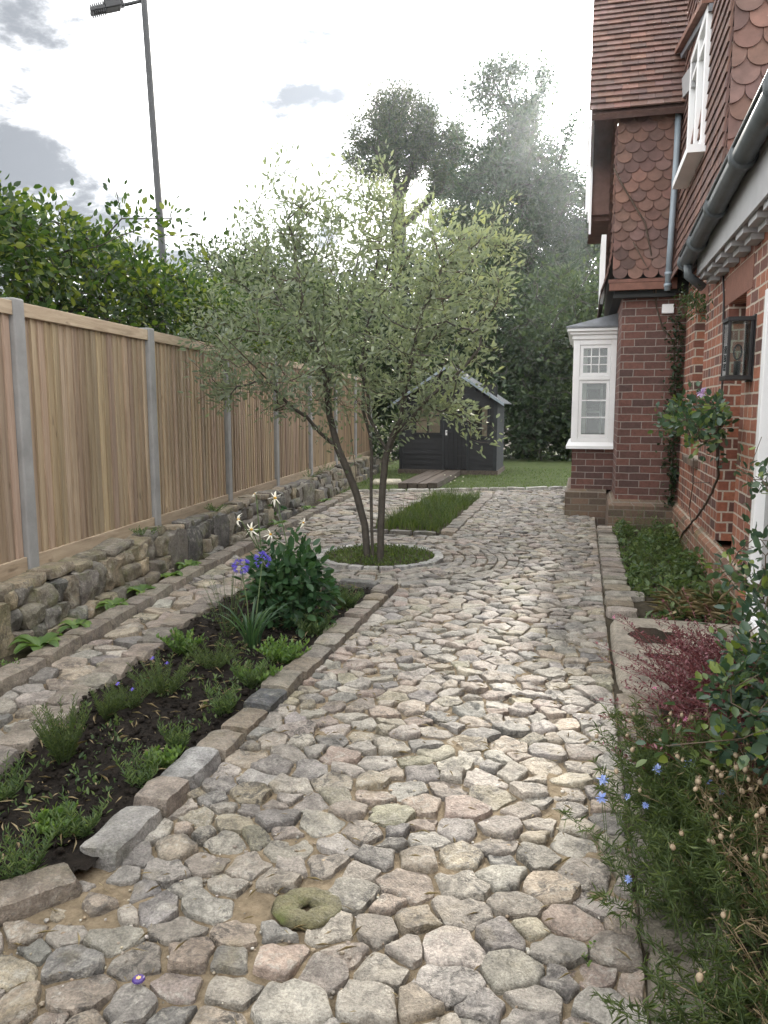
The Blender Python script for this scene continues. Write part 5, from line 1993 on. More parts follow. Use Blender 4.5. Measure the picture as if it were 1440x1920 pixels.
far_tree('ivy_clad_tree', 'tallest tree, dark and thick with ivy, rising toward the sun behind the shed', 'tree', gnd(D(985, 700, dB)),
         [[D(985, 500, dB), D(985, 380, dB), D(978, 280, dB), D(965, 210, dB), D(950, 150, dB)], [D(978, 270, dB), D(1000, 205, dB), D(1015, 160, dB), D(1020, 125, dB)], [D(965, 215, dB), D(935, 180, dB), D(910, 170, dB)],
          [D(985, 400, dB), D(940, 320, dB - 1), D(905, 250, dB - 1)], [D(985, 420, dB), D(1040, 330, dB), D(1065, 250, dB)], [D(945, 190, dB), D(925, 150, dB), D(905, 130, dB)]],
         [B(950, 120, dB, 26), B(920, 140, dB, 26), B(1015, 130, dB, 34), B(1035, 155, dB, 20), B(985, 165, dB, 30), B(905, 170, dB, 18), B(1000, 205, dB, 30), B(905, 215, dB, 26), B(945, 235, dB, 38), B(1015, 230, dB, 42), B(1060, 232, dB, 20), B(1080, 240, dB, 14), B(890, 260, dB, 34), B(985, 290, dB, 75), B(920, 320, dB, 70), B(1030, 290, dB, 30), B(1075, 345, dB, 26), B(1040, 345, dB, 34), B(870, 300, dB, 26),
          B(960, 390, dB, 100), B(1060, 400, dB, 80), B(890, 400, dB, 60), B(1000, 490, dB, 110), B(900, 490, dB, 80), B(1090, 490, dB, 66), B(960, 570, dB, 90), B(1080, 570, dB, 70), B(1110, 400, dB, 40), B(1120, 330, dB, 22), B(1130, 480, dB, 50), B(860, 350, dB, 30), B(850, 430, dB, 40), B(840, 520, dB, 50)],
         4000, 22, .17, 'lf_ivy', 32, .42, spread=.32, step=.4, wd=.6, clump=7, cr=.65)
dC = 24
for i, (px, py, r_, d_, lab, mt_) in enumerate([(870, 640, 95, 23, 'mid green evergreen bush right behind the roof of the shed', 'lf_ivy'), (985, 660, 100, 22.5, 'broad dark evergreen bush between the shed and the bay window', 'lf_ivy'),
                                         (1080, 640, 100, 22, 'paler leafy bush rising behind the white bay window', 'lf_bush'), (760, 620, 100, 24.5, 'dark bush behind the left half of the shed roof', 'lf_ivy'),
                                         (660, 640, 95, 25.5, 'dark bush beyond the far end of the fence', 'lf_ivy'), (1180, 620, 110, 23, 'bush hidden mostly by the bay window and the brick wing', 'lf_bush')]):
    c = D(px, py, d_)
    bl = [B(px, py - 50, d_, r_ * .8), B(px - 45, py + 10, d_, r_ * .75), B(px + 45, py + 15, d_, r_ * .75), B(px, py + 70, d_ - .5, r_ * .9), B(px - 40, py + 130, d_ - .3, r_ * .8), B(px + 40, py + 130, d_ - .3, r_ * .8), B(px, py - 95, d_ + .5, r_ * .5)]
    far_tree('evergreen_bush', lab, 'bush', gnd(c), [[D(px, py + 60, d_), c], [D(px, py + 60, d_), D(px - 50, py, d_)], [D(px, py + 60, d_), D(px + 50, py, d_)]], bl, 600, 30, .16, mt_, 50 + i, .2, 'bushes behind the shed', spread=.34, step=.5, wd=.6, shell=.35, clump=5, cr=.8)

# ---- beech hedge beyond the fence
hg = random.Random(77)
hedge = thing('beech_hedge', 'overgrown green beech hedge with upright shoots behind the wooden fence', 'hedge', (-5.0, 8, 0))
sk = Skel()
tips_all = []
P_at = []
for k in range(13):
    yb_ = 1.5 + k * 1.15
    xb_ = fence_x(yb_) - 1.15
    r0 = sk.add((xb_, yb_, -.1), -1)
    e = sk.poly([(xb_ + hg.uniform(-.2, .2), yb_, 1.2), (xb_ + hg.uniform(-.3, .3), yb_ + hg.uniform(-.3, .3), 2.2), (xb_, yb_, 2.9)], r0, .2, .02, hg)
while len(P_at) < 2700:
    y = hg.uniform(1.0, 17.0)
    u = hg.random()
    topz = 3.12 + .16 * noise.noise(Vector((y * 1.2, 0, 3))) + .18 * noise.noise(Vector((y * 3.1, 2, 3))) - max(0, y - 7) * .012
    z = 1.5 + (topz - 1.5) * hg.random() ** .6
    hw = .80 * (1 - max(0, (z - 2.2) / (topz - 2.2)) ** 3 * .6)
    x = fence_x(y) - 1.2 + hw * hg.uniform(-1, 1)
    if hg.random() < .35:
        x = fence_x(y) - 1.2 + hw
    P_at.append(Vector((x, y, z)))
for px, py in ((70, 405), (15, 400), (110, 395), (130, 385), (218, 360), (224, 385), (228, 410), (265, 410), (275, 425), (318, 400), (322, 410), (300, 440), (335, 450), (20, 420), (45, 400), (180, 430), (375, 440), (400, 455)):
    P_at.append(D(px, py, 6.6 + hg.uniform(-.3, .6)))
tips = grow(sk, P_at, hg, .18, .3, .015)
mt = MB()
skel_mesh(sk, tips, .05, .003, mt, None, 0, .5)
mt.build('stems', 'bark2', hedge, smooth=True)
P, Dr, L_, W_ = leaf_cloud(sk, tips, 25, hg, .17, .07, .043, .35)
leaves('foliage', P, Dr, L_, W_, 'lf_hedge', hedge, 'oval', seed=8, flat=.5)
# a light green tree further along behind the fence
dT = 15
far_tree('hazel_tree', 'light green leafy tree behind the far part of the fence, seen through the garden tree', 'tree', gnd(D(470, 700, dT)), [[D(470, 640, dT), D(470, 560, dT), D(465, 500, dT)], [D(470, 620, dT), D(530, 540, dT)]],
         [B(400, 520, dT - 1, 60), B(470, 510, dT, 66), B(540, 540, dT + 1, 66), B(600, 560, dT + 2, 66), B(440, 580, dT, 80), B(540, 610, dT + 1, 80), B(620, 620, dT + 2, 70), B(370, 560, dT - 2, 60)],
         500, 34, .10, 'lf_bush', 66, .12, spread=.35, step=.35)


# ---- small plants
def herb(name, label, cat, pos, n, h, spread, mat='lf_feather', ll=.035, lw=.006, seed=0, stem='greenstem', group=None, per=26, lean=.35, tidy=None, shape='diamond', up=.55):
    """a clump of upright stems set with many narrow leaves"""
    g_ = random.Random(seed)
    t = thing(name, label, cat, pos, group)
    mb = MB()
    P, Dr, L_, W_ = [], [], [], []
    pos = Vector(pos)
    for k in range(n):
        a = g_.uniform(0, 6.28); r_ = spread * math.sqrt(g_.random())
        b0 = pos + Vector((math.cos(a) * r_ * .35, math.sin(a) * r_ * .35, -.01))
        hh = h * g_.uniform(.55, 1.0)
        tp = b0 + Vector((math.cos(a) * (r_ + hh * lean * g_.random()), math.sin(a) * (r_ + hh * lean * g_.random()), hh))
        md = b0.lerp(tp, .5) + Vector((0, 0, hh * .12))
        pts = [b0 * (1 - u) ** 2 + md * 2 * u * (1 - u) + tp * u * u for u in (0, .25, .5, .75, 1)]
        mb.tube(pts, [.0022, .002, .0018, .0014, .001], 3, cap=False)
        for q in range(per):
            u = .1 + .9 * q / per
            c = b0 * (1 - u) ** 2 + md * 2 * u * (1 - u) + tp * u * u
            aa = q * 2.4 + g_.uniform(-.5, .5)
            P.append(c); Dr.append((math.cos(aa), math.sin(aa), up + .9 * u))
            s_ = g_.uniform(.6, 1.15) * (1 - .35 * u)
            L_.append(ll * s_); W_.append(lw * s_)
    mb.build('stems', stem, t)
    leaves('foliage', P, Dr, np.array(L_), np.array(W_), mat, t, shape, seed=seed, flat=.5)
    return t


def straps(name, label, cat, pos, n, h, w, mat, seed, arch=.6, group=None, spread=.03):
    g_ = random.Random(seed)
    t = thing(name, label, cat, pos, group)
    lines, ws = [], []
    pos = Vector(pos)
    for k in range(n):
        a = g_.uniform(0, 6.28)
        hh = h * g_.uniform(.6, 1.05)
        out = hh * arch * g_.uniform(.3, 1.2)
        d = Vector((math.cos(a), math.sin(a), 0))
        b0 = pos + d * spread * g_.random()
        pts = [b0 + d * out * (u ** 1.7) + Vector((0, 0, hh * (u - .42 * u ** 3 * min(1, arch * 1.2)))) for u in (0, .2, .4, .6, .8, 1.0)]
        lines.append(pts); ws.append(w * g_.uniform(.75, 1.1))
    ribbons('leaves', lines, ws, mat, t, seed)
    return t


def rosette(name, label, cat, pos, n, L0, W0, mat, seed, group=None, rise=.75):
    """broad arching leaves from one crown"""
    g_ = random.Random(seed)
    t = thing(name, label, cat, pos, group)
    pos = Vector(pos)
    vs, fs, A = [], [], []
    for k in range(n):
        a = 2.4 * k + g_.uniform(-.3, .3)
        d = Vector((math.cos(a), math.sin(a), 0)); s_ = Vector((-d.y, d.x, 0))
        ln, wd = L0 * g_.uniform(.7, 1.1), W0 * g_.uniform(.75, 1.1)
        rs = rise * g_.uniform(.6, 1.25)
        b0 = len(vs)
        m = 7
        for i in range(m):
            u = i / (m - 1)
            c = pos + d * ln * (u ** .95) * .9 + Vector((0, 0, ln * rs * (u - u * u * .85)))
            ww = wd * (math.sin(math.pi * min(1, u * .93 + .07)) ** .8) * (1 if u < 1 else .05) * .5
            if u < .12:
                ww = wd * .08
            fold = ww * .35
            vs += [c - s_ * ww + Vector((0, 0, fold)), c, c + s_ * ww + Vector((0, 0, fold))]
        r_ = g_.random()
        for i in range(m - 1):
            q = b0 + i * 3
            fs += [(q, q + 1, q + 4, q + 3), (q + 1, q + 2, q + 5, q + 4)]; A += [r_, min(1, r_ + .1)]
    o = MB().add(vs, fs).build('leaves', mat, t, smooth=True)
    at = o.data.attributes.new('rnd', 'FLOAT', 'FACE')
    at.data.foreach_set('value', np.array(A, dtype=np.float32))
    return t


def flower(c, nrm, n, ln, wd, mat, parent, seed, centre=None, droop=.2, name='flower'):
    """petals round a centre"""
    g_ = random.Random(seed)
    nrm = Vector(nrm).normalized()
    u = nrm.orthogonal().normalized(); v = nrm.cross(u)
    lines, ws = [], []
    c = Vector(c)
    for k in range(n):
        a = 2 * math.pi * k / n + g_.uniform(-.15, .15)
        d = u * math.cos(a) + v * math.sin(a)
        L_ = ln * g_.uniform(.85, 1.1)
        dr = droop * g_.uniform(.2, 1.5)
        lines.append([c + d * L_ * .08, c + d * L_ * .35 + nrm * L_ * .12, c + d * L_ * .7 + nrm * L_ * (.10 - dr * .2), c + d * L_ + nrm * L_ * (.0 - dr * .5)])
        ws.append(wd)
    o = ribbons(name, lines, ws, mat, parent, seed)
    if centre:
        MB().ball(c + nrm * ln * .05, ln * .2, ln * .2, ln * .15, 8, 5).build('flower_centre', centre, o, smooth=True)
    return o


def oval_leaves_bush(t, centre_pts, rg_, per, ln, wd, mat, spread, seed, name='foliage'):
    P, Dr, L_, W_ = [], [], [], []
    for c in centre_pts:
        for k in range(per):
            v = Vector((rg_.gauss(0, 1), rg_.gauss(0, 1), rg_.gauss(0, 1)))
            P.append(Vector(c) + v * spread * .5); Dr.append(v.normalized() + Vector((0, 0, .1)))
            s_ = rg_.uniform(.6, 1.15)
            L_.append(ln * s_); W_.append(wd * s_)
    return leaves(name, P, Dr, np.array(L_), np.array(W_), mat, t, 'oval', seed=seed, flat=.55)


ZS = 0.02                                            # soil level in the beds

# hostas under the stone wall
for i, (px, py, s_, lab) in enumerate([(80, 1222, 1.15, 'largest broad-leaved green plant at the left, under the stone wall'), (150, 1185, 1.0, 'second broad-leaved plant along the foot of the stone wall'), (215, 1145, 1.0, 'third broad-leaved plant along the foot of the stone wall'),
                                 (275, 1118, 1.0, 'fourth broad-leaved plant along the foot of the stone wall'), (330, 1090, .95, 'fifth broad-leaved plant along the foot of the stone wall'), (375, 1070, .95, 'broad-leaved plant where the wall kerb meets the cobbled ring'),
                                 (590, 990, .9, 'small broad-leaved plant under the wall beside the garden tree'), (622, 960, .9, 'small broad-leaved plant under the wall just behind the tree stems'), (645, 945, .9, 'farthest broad-leaved plant under the stone wall'), (560, 1005, .85, 'small broad-leaved plant under the wall left of the white flowers')]):
    q = G(px, py, ZS)
    q.x = lkerb_x(q.y) - .175
    rosette('broadleaf_plant', lab, 'plant', (q.x, q.y, ZS + .01), 15, .165 * s_, .068 * s_, 'lf_bright', 100 + i, 'broad-leaved plants under the stone wall', 1.05)
for i, (px, py, s_, lab) in enumerate([(20, 1262, .09, 'tiny bright weed at the far left foot of the stone wall')]):
    q = G(px, py, ZS)
    herb('weed', lab, 'weed', q, 9, s_, .05, 'lf_bright', .03, .014, 130 + i, per=8, shape='oval')
# tufts on the capstones of the wall
for i, (y_, s_, lab) in enumerate([(5.75, 1.0, 'fern-like tuft on top of the stone wall beside the second visible post'), (7.35, 1.0, 'green tuft on top of the stone wall near the third visible post'), (11.3, 1.7, 'bushy pale tuft on the stone wall behind the tree stems'), (12.4, 1.8, 'farthest bushy tuft on top of the stone wall')]):
    herb('wall_fern', lab, 'fern', (fence_x(y_) + .13, y_, .37), 14, .10 * s_, .09 * s_, 'lf_herb', .035, .012, 140 + i, per=12, lean=1.2, shape='oval')

# ---- the near bed
BED = [
    (40, 1650, 17, .19, .07, 'lf_herb', 'spiky green seedling clump at the near left corner of the bed'),
    (190, 1575, 15, .13, .07, 'lf_herb', 'leafy seedling clump beside the pale kerb stone'),
    (265, 1475, 15, .14, .065, 'lf_herb', 'spiky seedling clump in the middle of the kerb row'),
    (118, 1425, 52, .25, .07, 'lf_feather', 'tall feathery yellow-green plant beside the narrow path'),
    (365, 1410, 15, .13, .06, 'lf_herb', 'narrow-leaved seedling beside the dark brown kerb stones'),
    (420, 1340, 17, .15, .065, 'lf_herb', 'narrow-leaved seedling in front of the nearly black kerb stone'),
    (470, 1290, 22, .18, .07, 'lf_herb', 'feathery seedling by the kerb, below the strap-leaved clump'),
    (200, 1345, 22, .15, .065, 'lf_feather', 'feathery seedling left of the bare soil, by the edging stones'),
    (305, 1300, 40, .19, .12, 'lf_feather', 'feathery blue-flowered clump left of the bare soil'),
    (345, 1225, 30, .15, .09, 'lf_bright', 'pale broad seedling near the narrow path'),
    (240, 1330, 24, .13, .08, 'lf_feather', 'low feathery seedling next to the blue-flowered clump'),
    (5, 1500, 22, .15, .07, 'lf_herb', 'seedling clump cut by the left edge of the photo'),
    (400, 1250, 34, .15, .11, 'lf_feather', 'grey-green feathery clump left of the strap-leaved plant'),
    (545, 1245, 36, .13, .12, 'lf_bright', 'bright green low plant in front of the dahlia'),
    (600, 1190, 34, .14, .12, 'lf_herb', 'leafy clump between the dahlia and the kerb'),
    (650, 1140, 34, .18, .09, 'lf_herb', 'feathery clump at the far right corner of the bed'),
    (310, 1440, 20, .09, .06, 'lf_bright', 'small bright seedling on the bare soil near the kerb'),
    (540, 1290, 28, .10, .09, 'lf_bright', 'bright ferny seedling against the kerb below the dahlia'),
    (100, 1560, 16, .08, .06, 'lf_bright', 'sparse seedlings on the bare dark soil'),
]
for i, (px, py, n_, h_, s_, m_, lab) in enumerate(BED):
    q = G(px, py, ZS)
    q.x = min(q.x, -1.60); q.x = max(q.x, bedl_x(q.y) + .06)
    sh_ = 'oval' if m_ == 'lf_bright' else 'diamond'
    t = herb('feathery_seedling' if m_ == 'lf_feather' else 'seedling_clump', lab, 'plant', q, n_, h_, s_, m_, .05 if m_ == 'lf_herb' else (.04 if m_ == 'lf_bright' else .035), .0075 if m_ == 'lf_herb' else (.022 if m_ == 'lf_bright' else .0045), 200 + i, per=20 if m_ != 'lf_feather' else 30, shape=sh_)
    if 'blue-flowered' in lab:
        for k in range(2):
            flower(q + Vector((-.05 + .11 * k, -.05 * k, h_ * .95)), (0, -.5, 1), 6, .013, .007, 'petal_violet', t, k)
# loose leaf litter and small weeds on the soil
lr = random.Random(5)
P, Dr, L_ = [], [], []
for k in range(800):
    y = lr.uniform(1.75, 5.8)
    x = lr.uniform(bedl_x(y) + .02, -1.56)
    if noise.noise(Vector((x * 4, y * 4, 9))) > .02 - .1 * (lr.random()):
        for j in range(3):
            P.append((x + lr.uniform(-.02, .02), y + lr.uniform(-.02, .02), ZS + .005)); Dr.append((lr.uniform(-1, 1), lr.uniform(-1, 1), lr.uniform(.2, 1.6))); L_.append(lr.uniform(.01, .035))
o = leaves('ground_cover', P, Dr, np.array(L_), np.array(L_) * .45, 'lf_herb', None, 'oval', seed=5, kind='stuff')
tag(o, 'tiny green weeds scattered over the dark soil of the planting bed', 'weeds', kind='stuff')
P, Dr, L_ = [], [], []
for k in range(420):
    y = lr.uniform(1.75, 5.8)
    P.append((lr.uniform(bedl_x(y) + .02, -1.56), y, ZS + .022)); Dr.append((lr.uniform(-1, 1), lr.uniform(-1, 1), lr.uniform(-.1, .2))); L_.append(lr.uniform(.015, .09))
o = leaves('plant_litter', P, Dr, np.array(L_), np.minimum(.006, np.array(L_) * .3), 'lf_dry', None, 'diamond', seed=6, kind='stuff')
tag(o, 'dry straw and bits of stem lying on the dark soil', 'litter', kind='stuff')

# crumbs of soil
mb = MB()
for k in range(2600):
    y = lr.uniform(1.75, 5.8)
    x = lr.uniform(bedl_x(y) + .02, -1.55)
    if (y - 1.87) * .64 - (x + 1.43) * .77 < .12:
        continue
    r_ = .004 + .011 * lr.random() ** 3
    mb.ball((x, y, ZS + .012 + .026 * (noise.noise(Vector((x * 3, y * 3, 1.0))) + .7 * noise.noise(Vector((x * 11, y * 11, 1.0))))), r_ * lr.uniform(.8, 1.5), r_ * lr.uniform(.8, 1.4), r_ * .8, 5, 4)
o = mb.build('soil_crumbs', 'soil', smooth=False, kind='stuff')
tag(o, 'loose dark crumbs of soil on the surface of the planting bed', 'soil crumbs', kind='stuff')

# agapanthus: straps and two violet heads
q = G(470, 1215, ZS)
ag = straps('agapanthus', 'strap-leaved plant with violet flower heads on tall stalks beside the dahlia', 'plant', q, 46, .40, .013, 'lf_strap', 301, .65, spread=.05)
for k, (px, py, d_) in enumerate([(452, 1060, q.length + .02), (492, 1050, q.length + .25)]):
    c = D(px, py, (q - Vector((0, 0, CAMH))).dot(Vector((-SA * CP, CA * CP, -SP))) + .1 * k)
    MB().tube([q + Vector((.01 * k, 0, 0)), q.lerp(c, .5) + Vector((.01, 0, .02)), c], .004, 5).build('stalk', 'greenstem', ag)
    P, Dr = [], []
    g_ = random.Random(k)
    for j in range(34):
        v = Vector((g_.gauss(0, 1), g_.gauss(0, 1), g_.gauss(.3, .9))).normalized()
        for s_ in range(4):
            P.append(c + v * .035); Dr.append(v + Vector((g_.uniform(-.6, .6), g_.uniform(-.6, .6), g_.uniform(-.6, .6))))
    leaves('flower_head', P, Dr, .026, .007, 'petal_violet', ag, 'diamond', seed=k)

# dahlia: dark leafy bush with white star flowers
q = G(545, 1175, ZS)
da = thing('white_dahlia', 'bushy dark green dahlia with white star-shaped flowers on tall stalks', 'plant', q)
dg = random.Random(41)
dz = (q - Vector((0, 0, CAMH))).dot(Vector((-SA * CP, CA * CP, -SP)))
cps = []
for k in range(120):
    a = dg.uniform(0, 6.28); u = math.sqrt(dg.random())
    cps.append(D(545 + 62 * u * math.cos(a), 1105 + 66 * u * math.sin(a), dz + dg.uniform(-.22, .22) * math.sqrt(1 - u * u)))
mb = MB()
for c in cps[::3]:
    mb.tube([q + Vector((dg.uniform(-.03, .03), dg.uniform(-.03, .03), 0)), q.lerp(c, .6), c], .004, 4, cap=False)
mb.build('stems', 'greenstem', da)
oval_leaves_bush(da, cps, dg, 10, .075, .045, 'lf_dahlia', .10, 42)
for k, (px, py, nr, s_) in enumerate([(472, 993, (-.1, -1, .25), 1.0), (448, 974, (-.8, -.5, .3), .95), (516, 934, (.1, -1, .5), .95), (507, 1002, (.7, -.6, .5), .8), (568, 980, (.9, -.2, .2), .75), (478, 926, (-.6, -.4, .8), .5)]):
    c = D(px, py, dz + dg.uniform(-.1, .1))
    b0 = cps[dg.randrange(len(cps))]
    MB().tube([Vector((b0.x, b0.y, b0.z)), b0.lerp(c, .6) + Vector((0, 0, .03)), c - Vector(nr).normalized() * .012], .0035, 5).build('stalk', 'greenstem', da)
    flower(c, nr, 8, .062 * s_, .017 * s_, 'petal_white', da, 60 + k, 'yellow', .5)
P, Dr = [], []
for k in range(60):
    px, py = dg.choice([(520, 960), (530, 1000), (515, 1030), (565, 1010), (570, 1040), (500, 1030)])
    c = D(px + dg.uniform(-14, 14), py + dg.uniform(-14, 14), dz)
    P.append(c); Dr.append((dg.gauss(0, 1), dg.gauss(0, 1), dg.gauss(0, .7)))
leaves('upper_leaves', P, Dr, .05, .024, 'lf_dahlia', da, 'oval', seed=9)
# dry wispy stems beside it
q2 = G(430, 1190, ZS)
herb('wispy_plant', 'wispy grey-green stems left of the dahlia, in front of the narrow path', 'plant', q2, 22, .46, .10, 'lf_herb', .02, .004, 305, per=14, lean=.25)

# round bed: low green cover
P, Dr, L_ = [], [], []
for k in range(3000):
    a = lr.uniform(0, 6.28); r_ = .53 * math.sqrt(lr.random())
    P.append((ring_c[0] + r_ * math.cos(a), ring_c[1] + r_ * math.sin(a), .0 + .07 * lr.random() * (1.1 - r_))); Dr.append((lr.uniform(-1, 1), lr.uniform(-1, 1), lr.uniform(.3, 2))); L_.append(lr.uniform(.012, .038))
o = leaves('ground_cover', P, Dr, np.array(L_), np.array(L_) * .4, 'lf_grass', None, 'oval', seed=12, kind='stuff')
tag(o, 'low yellow-green ground cover filling the round bed at the tree foot', 'ground cover', kind='stuff')

# far bed: grasses and feathery growth
lines, ws = [], []
for k in range(2600):
    x, y = lr.uniform(-2.36, -1.56), lr.uniform(8.66, 12.4)
    h_ = (.10 + .10 * max(0, noise.noise(Vector((x * 3, y * 2, 4))) + .3)) * lr.uniform(.5, 1.3)
    a = lr.uniform(0, 6.28); o_ = h_ * lr.uniform(.1, .7)
    lines.append([(x, y, 0), (x + math.cos(a) * o_ * .4, y + math.sin(a) * o_ * .4, h_ * .6), (x + math.cos(a) * o_, y + math.sin(a) * o_, h_)]); ws.append(lr.uniform(.006, .012))
o = ribbons('grass', lines, ws, 'lf_grass', None, 13, kind='stuff')
tag(o, 'soft green grassy growth filling the far bed between the two paths', 'grass', kind='stuff')
q = G(862, 918, 0)
t = herb('umbel_plant', 'taller plant with small white flower heads at the far end of the grassy bed', 'plant', (-1.95, 11.9, 0), 16, .40, .14, 'lf_feather', .05, .008, 310, per=16)
g_ = random.Random(2)
for k in range(7):
    c = Vector((-1.95 + g_.uniform(-.16, .16), 11.9 + g_.uniform(-.1, .1), g_.uniform(.30, .44)))
    MB().ball(c, .015, .015, .008, 8, 4).build('flower_head', 'petal_white', t, smooth=True)
herb('feathery_plant', 'loose feathery green growth at the near right of the far bed', 'plant', (-1.72, 8.95, 0), 40, .26, .20, 'lf_feather', .04, .006, 320, per=18)
herb('feathery_plant', 'loose feathery green growth at the near left of the far bed', 'plant', (-2.15, 9.1, 0), 40, .28, .20, 'lf_feather', .04, .006, 321, per=18)
herb('feathery_plant', 'taller feathery growth in the middle of the far bed', 'plant', (-1.85, 10.2, 0), 50, .32, .26, 'lf_herb', .04, .007, 322, per=18)
herb('feathery_plant', 'feathery growth toward the far right end of the far bed', 'plant', (-1.70, 11.4, 0), 44, .28, .24, 'lf_feather', .04, .007, 323, per=16)
# lawn blades
lines, ws = [], []
for k in range(9000):
    y = 12.6 + 6.2 * lr.random() ** 1.4
    x = lr.uniform(-4.6, 1.2)
    if y < lawn_y(x) + .04 or x < fence_x(y) + .3 or (-3.25 < x < -2.45 and 13.4 < y < 16.7) or (SX0 - .1 < x < SX1 + .1 and y > SY - .06) or (abs(x + 3.62) < .32 and abs(y - 14.35) < .34):
        continue
    h_ = lr.uniform(.02, .05); a = lr.uniform(0, 6.28)
    lines.append([(x, y, 0), (x + math.cos(a) * h_ * .3, y + math.sin(a) * h_ * .3, h_ * .7), (x + math.cos(a) * h_ * .8, y + math.sin(a) * h_ * .8, h_)]); ws.append(.010)
o = ribbons('grass', lines, ws, 'lf_grass', None, 14, kind='stuff')
tag(o, 'short grass of the lawn in front of the shed', 'grass', kind='stuff')

# ---- right-hand bed: weeds below the wing
P, Dr, L_ = [], [], []
for k in range(7500):
    x, y = lr.uniform(.40, 1.06), lr.uniform(5.4, 9.4)
    d_ = noise.noise(Vector((x * 5.3, y * 3.7, 1)))
    if d_ < -.12 + .25 * lr.random():
        continue
    h_ = .04 + .34 * max(0, d_) * (1.2 if x > .6 else .6)
    P.append((x, y, h_ * lr.random() ** .7)); Dr.append((lr.uniform(-1, 1), lr.uniform(-1, 1), lr.uniform(-.5, .9))); L_.append(lr.uniform(.02, .075))
o = leaves('undergrowth', P, Dr, np.array(L_), np.array(L_) * .55, 'lf_herb', None, 'oval', seed=15, kind='stuff')
tag(o, 'mixed green weeds filling the bed along the brick wall beyond the doorstep slab', 'weeds', kind='stuff')
P, Dr, L_ = [], [], []
for k in range(420):
    x, y = lr.uniform(.36, 1.04), 5.9 + 3.5 * lr.random() ** .8
    d_ = noise.noise(Vector((x * 4.1, y * 2.3, 5)))
    if d_ < -.15:
        continue
    h_ = (.10 + .40 * max(0, d_ + .1)) * lr.uniform(.5, 1.2)
    lx, ly = lr.gauss(0, .3), lr.gauss(0, .3)
    for j in range(30):
        u = lr.random()
        P.append((x + lx * h_ * u * u, y + ly * h_ * u * u, h_ * u)); Dr.append((lr.uniform(-1, 1), lr.uniform(-1, 1), lr.uniform(.0, 1.3))); L_.append(lr.uniform(.015, .045) * (1.2 - .7 * u))
o = leaves('feathery_undergrowth', P, Dr, np.array(L_), np.array(L_) * .16, 'lf_feather', None, 'diamond', seed=16, kind='stuff')
tag(o, 'feathery green growth below the brick wing', 'weeds', kind='stuff')
for i, (x, y, h_, lab) in enumerate([(.78, 9.2, .62, 'tall thin seeding stem in front of the brick wing'), (.62, 9.25, .5, 'thin seeding stem near the left corner of the brick wing')]):
    herb('seeding_stem', lab, 'weed', (x, y, 0), 3, h_, .06, 'lf_grass', .02, .005, 330 + i, per=14, lean=.1)
straps('grass_tuft', 'tuft of pale arching grass blades in the weedy bed by the slab', 'grass tuft', (.72, 6.0, 0), 16, .26, .007, 'lf_dry', 335, 1.0)
herb('weed', 'bright green weed at the edge of the doorstep slab', 'weed', (.62, 5.42, 0), 12, .06, .07, 'lf_bright', .045, .02, 336, per=7, lean=1.2, shape='oval')
P, Dr, L_ = [], [], []
for k in range(260):
    P.append((lr.uniform(.6, 1.0), lr.uniform(5.4, 5.9), lr.uniform(.03, .12))); Dr.append((lr.uniform(-1, 1), lr.uniform(-1, 1), lr.uniform(-.2, .3))); L_.append(lr.uniform(.08, .22))
o = leaves('dry_straw', P, Dr, np.array(L_), .005, 'lf_dry', None, 'diamond', seed=17, kind='stuff')
tag(o, 'dry straw lying at the edge of the weedy bed behind the slab', 'litter', kind='stuff')

# ---- climbers on the house
cl = thing('climbing_rose', 'climbing rose with a bare twisted stem and a mauve flower on the brick wall', 'rose', (XW - .06, 7.9, 0))
g_ = random.Random(51)


def wallp(px, py, off=.06):
    return PX(px, py, XW - off)


sk = Skel()
b0 = wallp(1278, 1062, .05); b0.z = -.02
e = sk.poly([b0, wallp(1272, 1020, .06), wallp(1280, 1000, .06), wallp(1310, 965, .07), wallp(1335, 925, .08), wallp(1347, 890, .09), wallp(1345, 850, .12), wallp(1340, 800, .16)], -1, .08, .006, g_)
at = []
for k in range(75):
    px, py, r_, off = g_.choices([(1300, 775, 42, .30), (1330, 760, 26, .2), (1265, 790, 30, .42), (1235, 795, 20, .5), (1320, 800, 34, .22), (1285, 760, 26, .35)], [5, 3, 2, 1, 3, 2])[0]
    a = g_.uniform(0, 6.28); u = math.sqrt(g_.random())
    at.append(PX(px + r_ * u * math.cos(a), py + r_ * u * math.sin(a), XW - off - g_.uniform(-.1, .1)))
tips = grow(sk, at, g_, .08, .2, .006)
m1 = MB()
skel_mesh(sk, tips, .0105, .0025, m1, None, 0, .35)
m1.build('stems', 'twig', cl, smooth=True)
P, Dr, L_, W_ = leaf_cloud(sk, tips, 9, g_, .07, .062, .042, .3)
leaves('foliage', P, Dr, L_, W_, 'lf_rose', cl, 'oval', seed=51, flat=.5)
fc = PX(1316, 736, XW - .3)
flower(fc, (-.5, -.8, .3), 9, .042, .034, 'petal_mauve', cl, 51, None, .2)
flower(fc + Vector((0, -.004, .004)), (-.5, -.8, .3), 7, .026, .022, 'petal_mauve', cl, 52, None, -.5)
m1 = MB()
m1.tube([wallp(1300, 1000), wallp(1292, 955), wallp(1300, 905), wallp(1300, 860)], .005, 5)
m1.tube([wallp(1300, 905), wallp(1330, 905)], .004, 5)
m1.build('dead_stems', 'twig', cl)

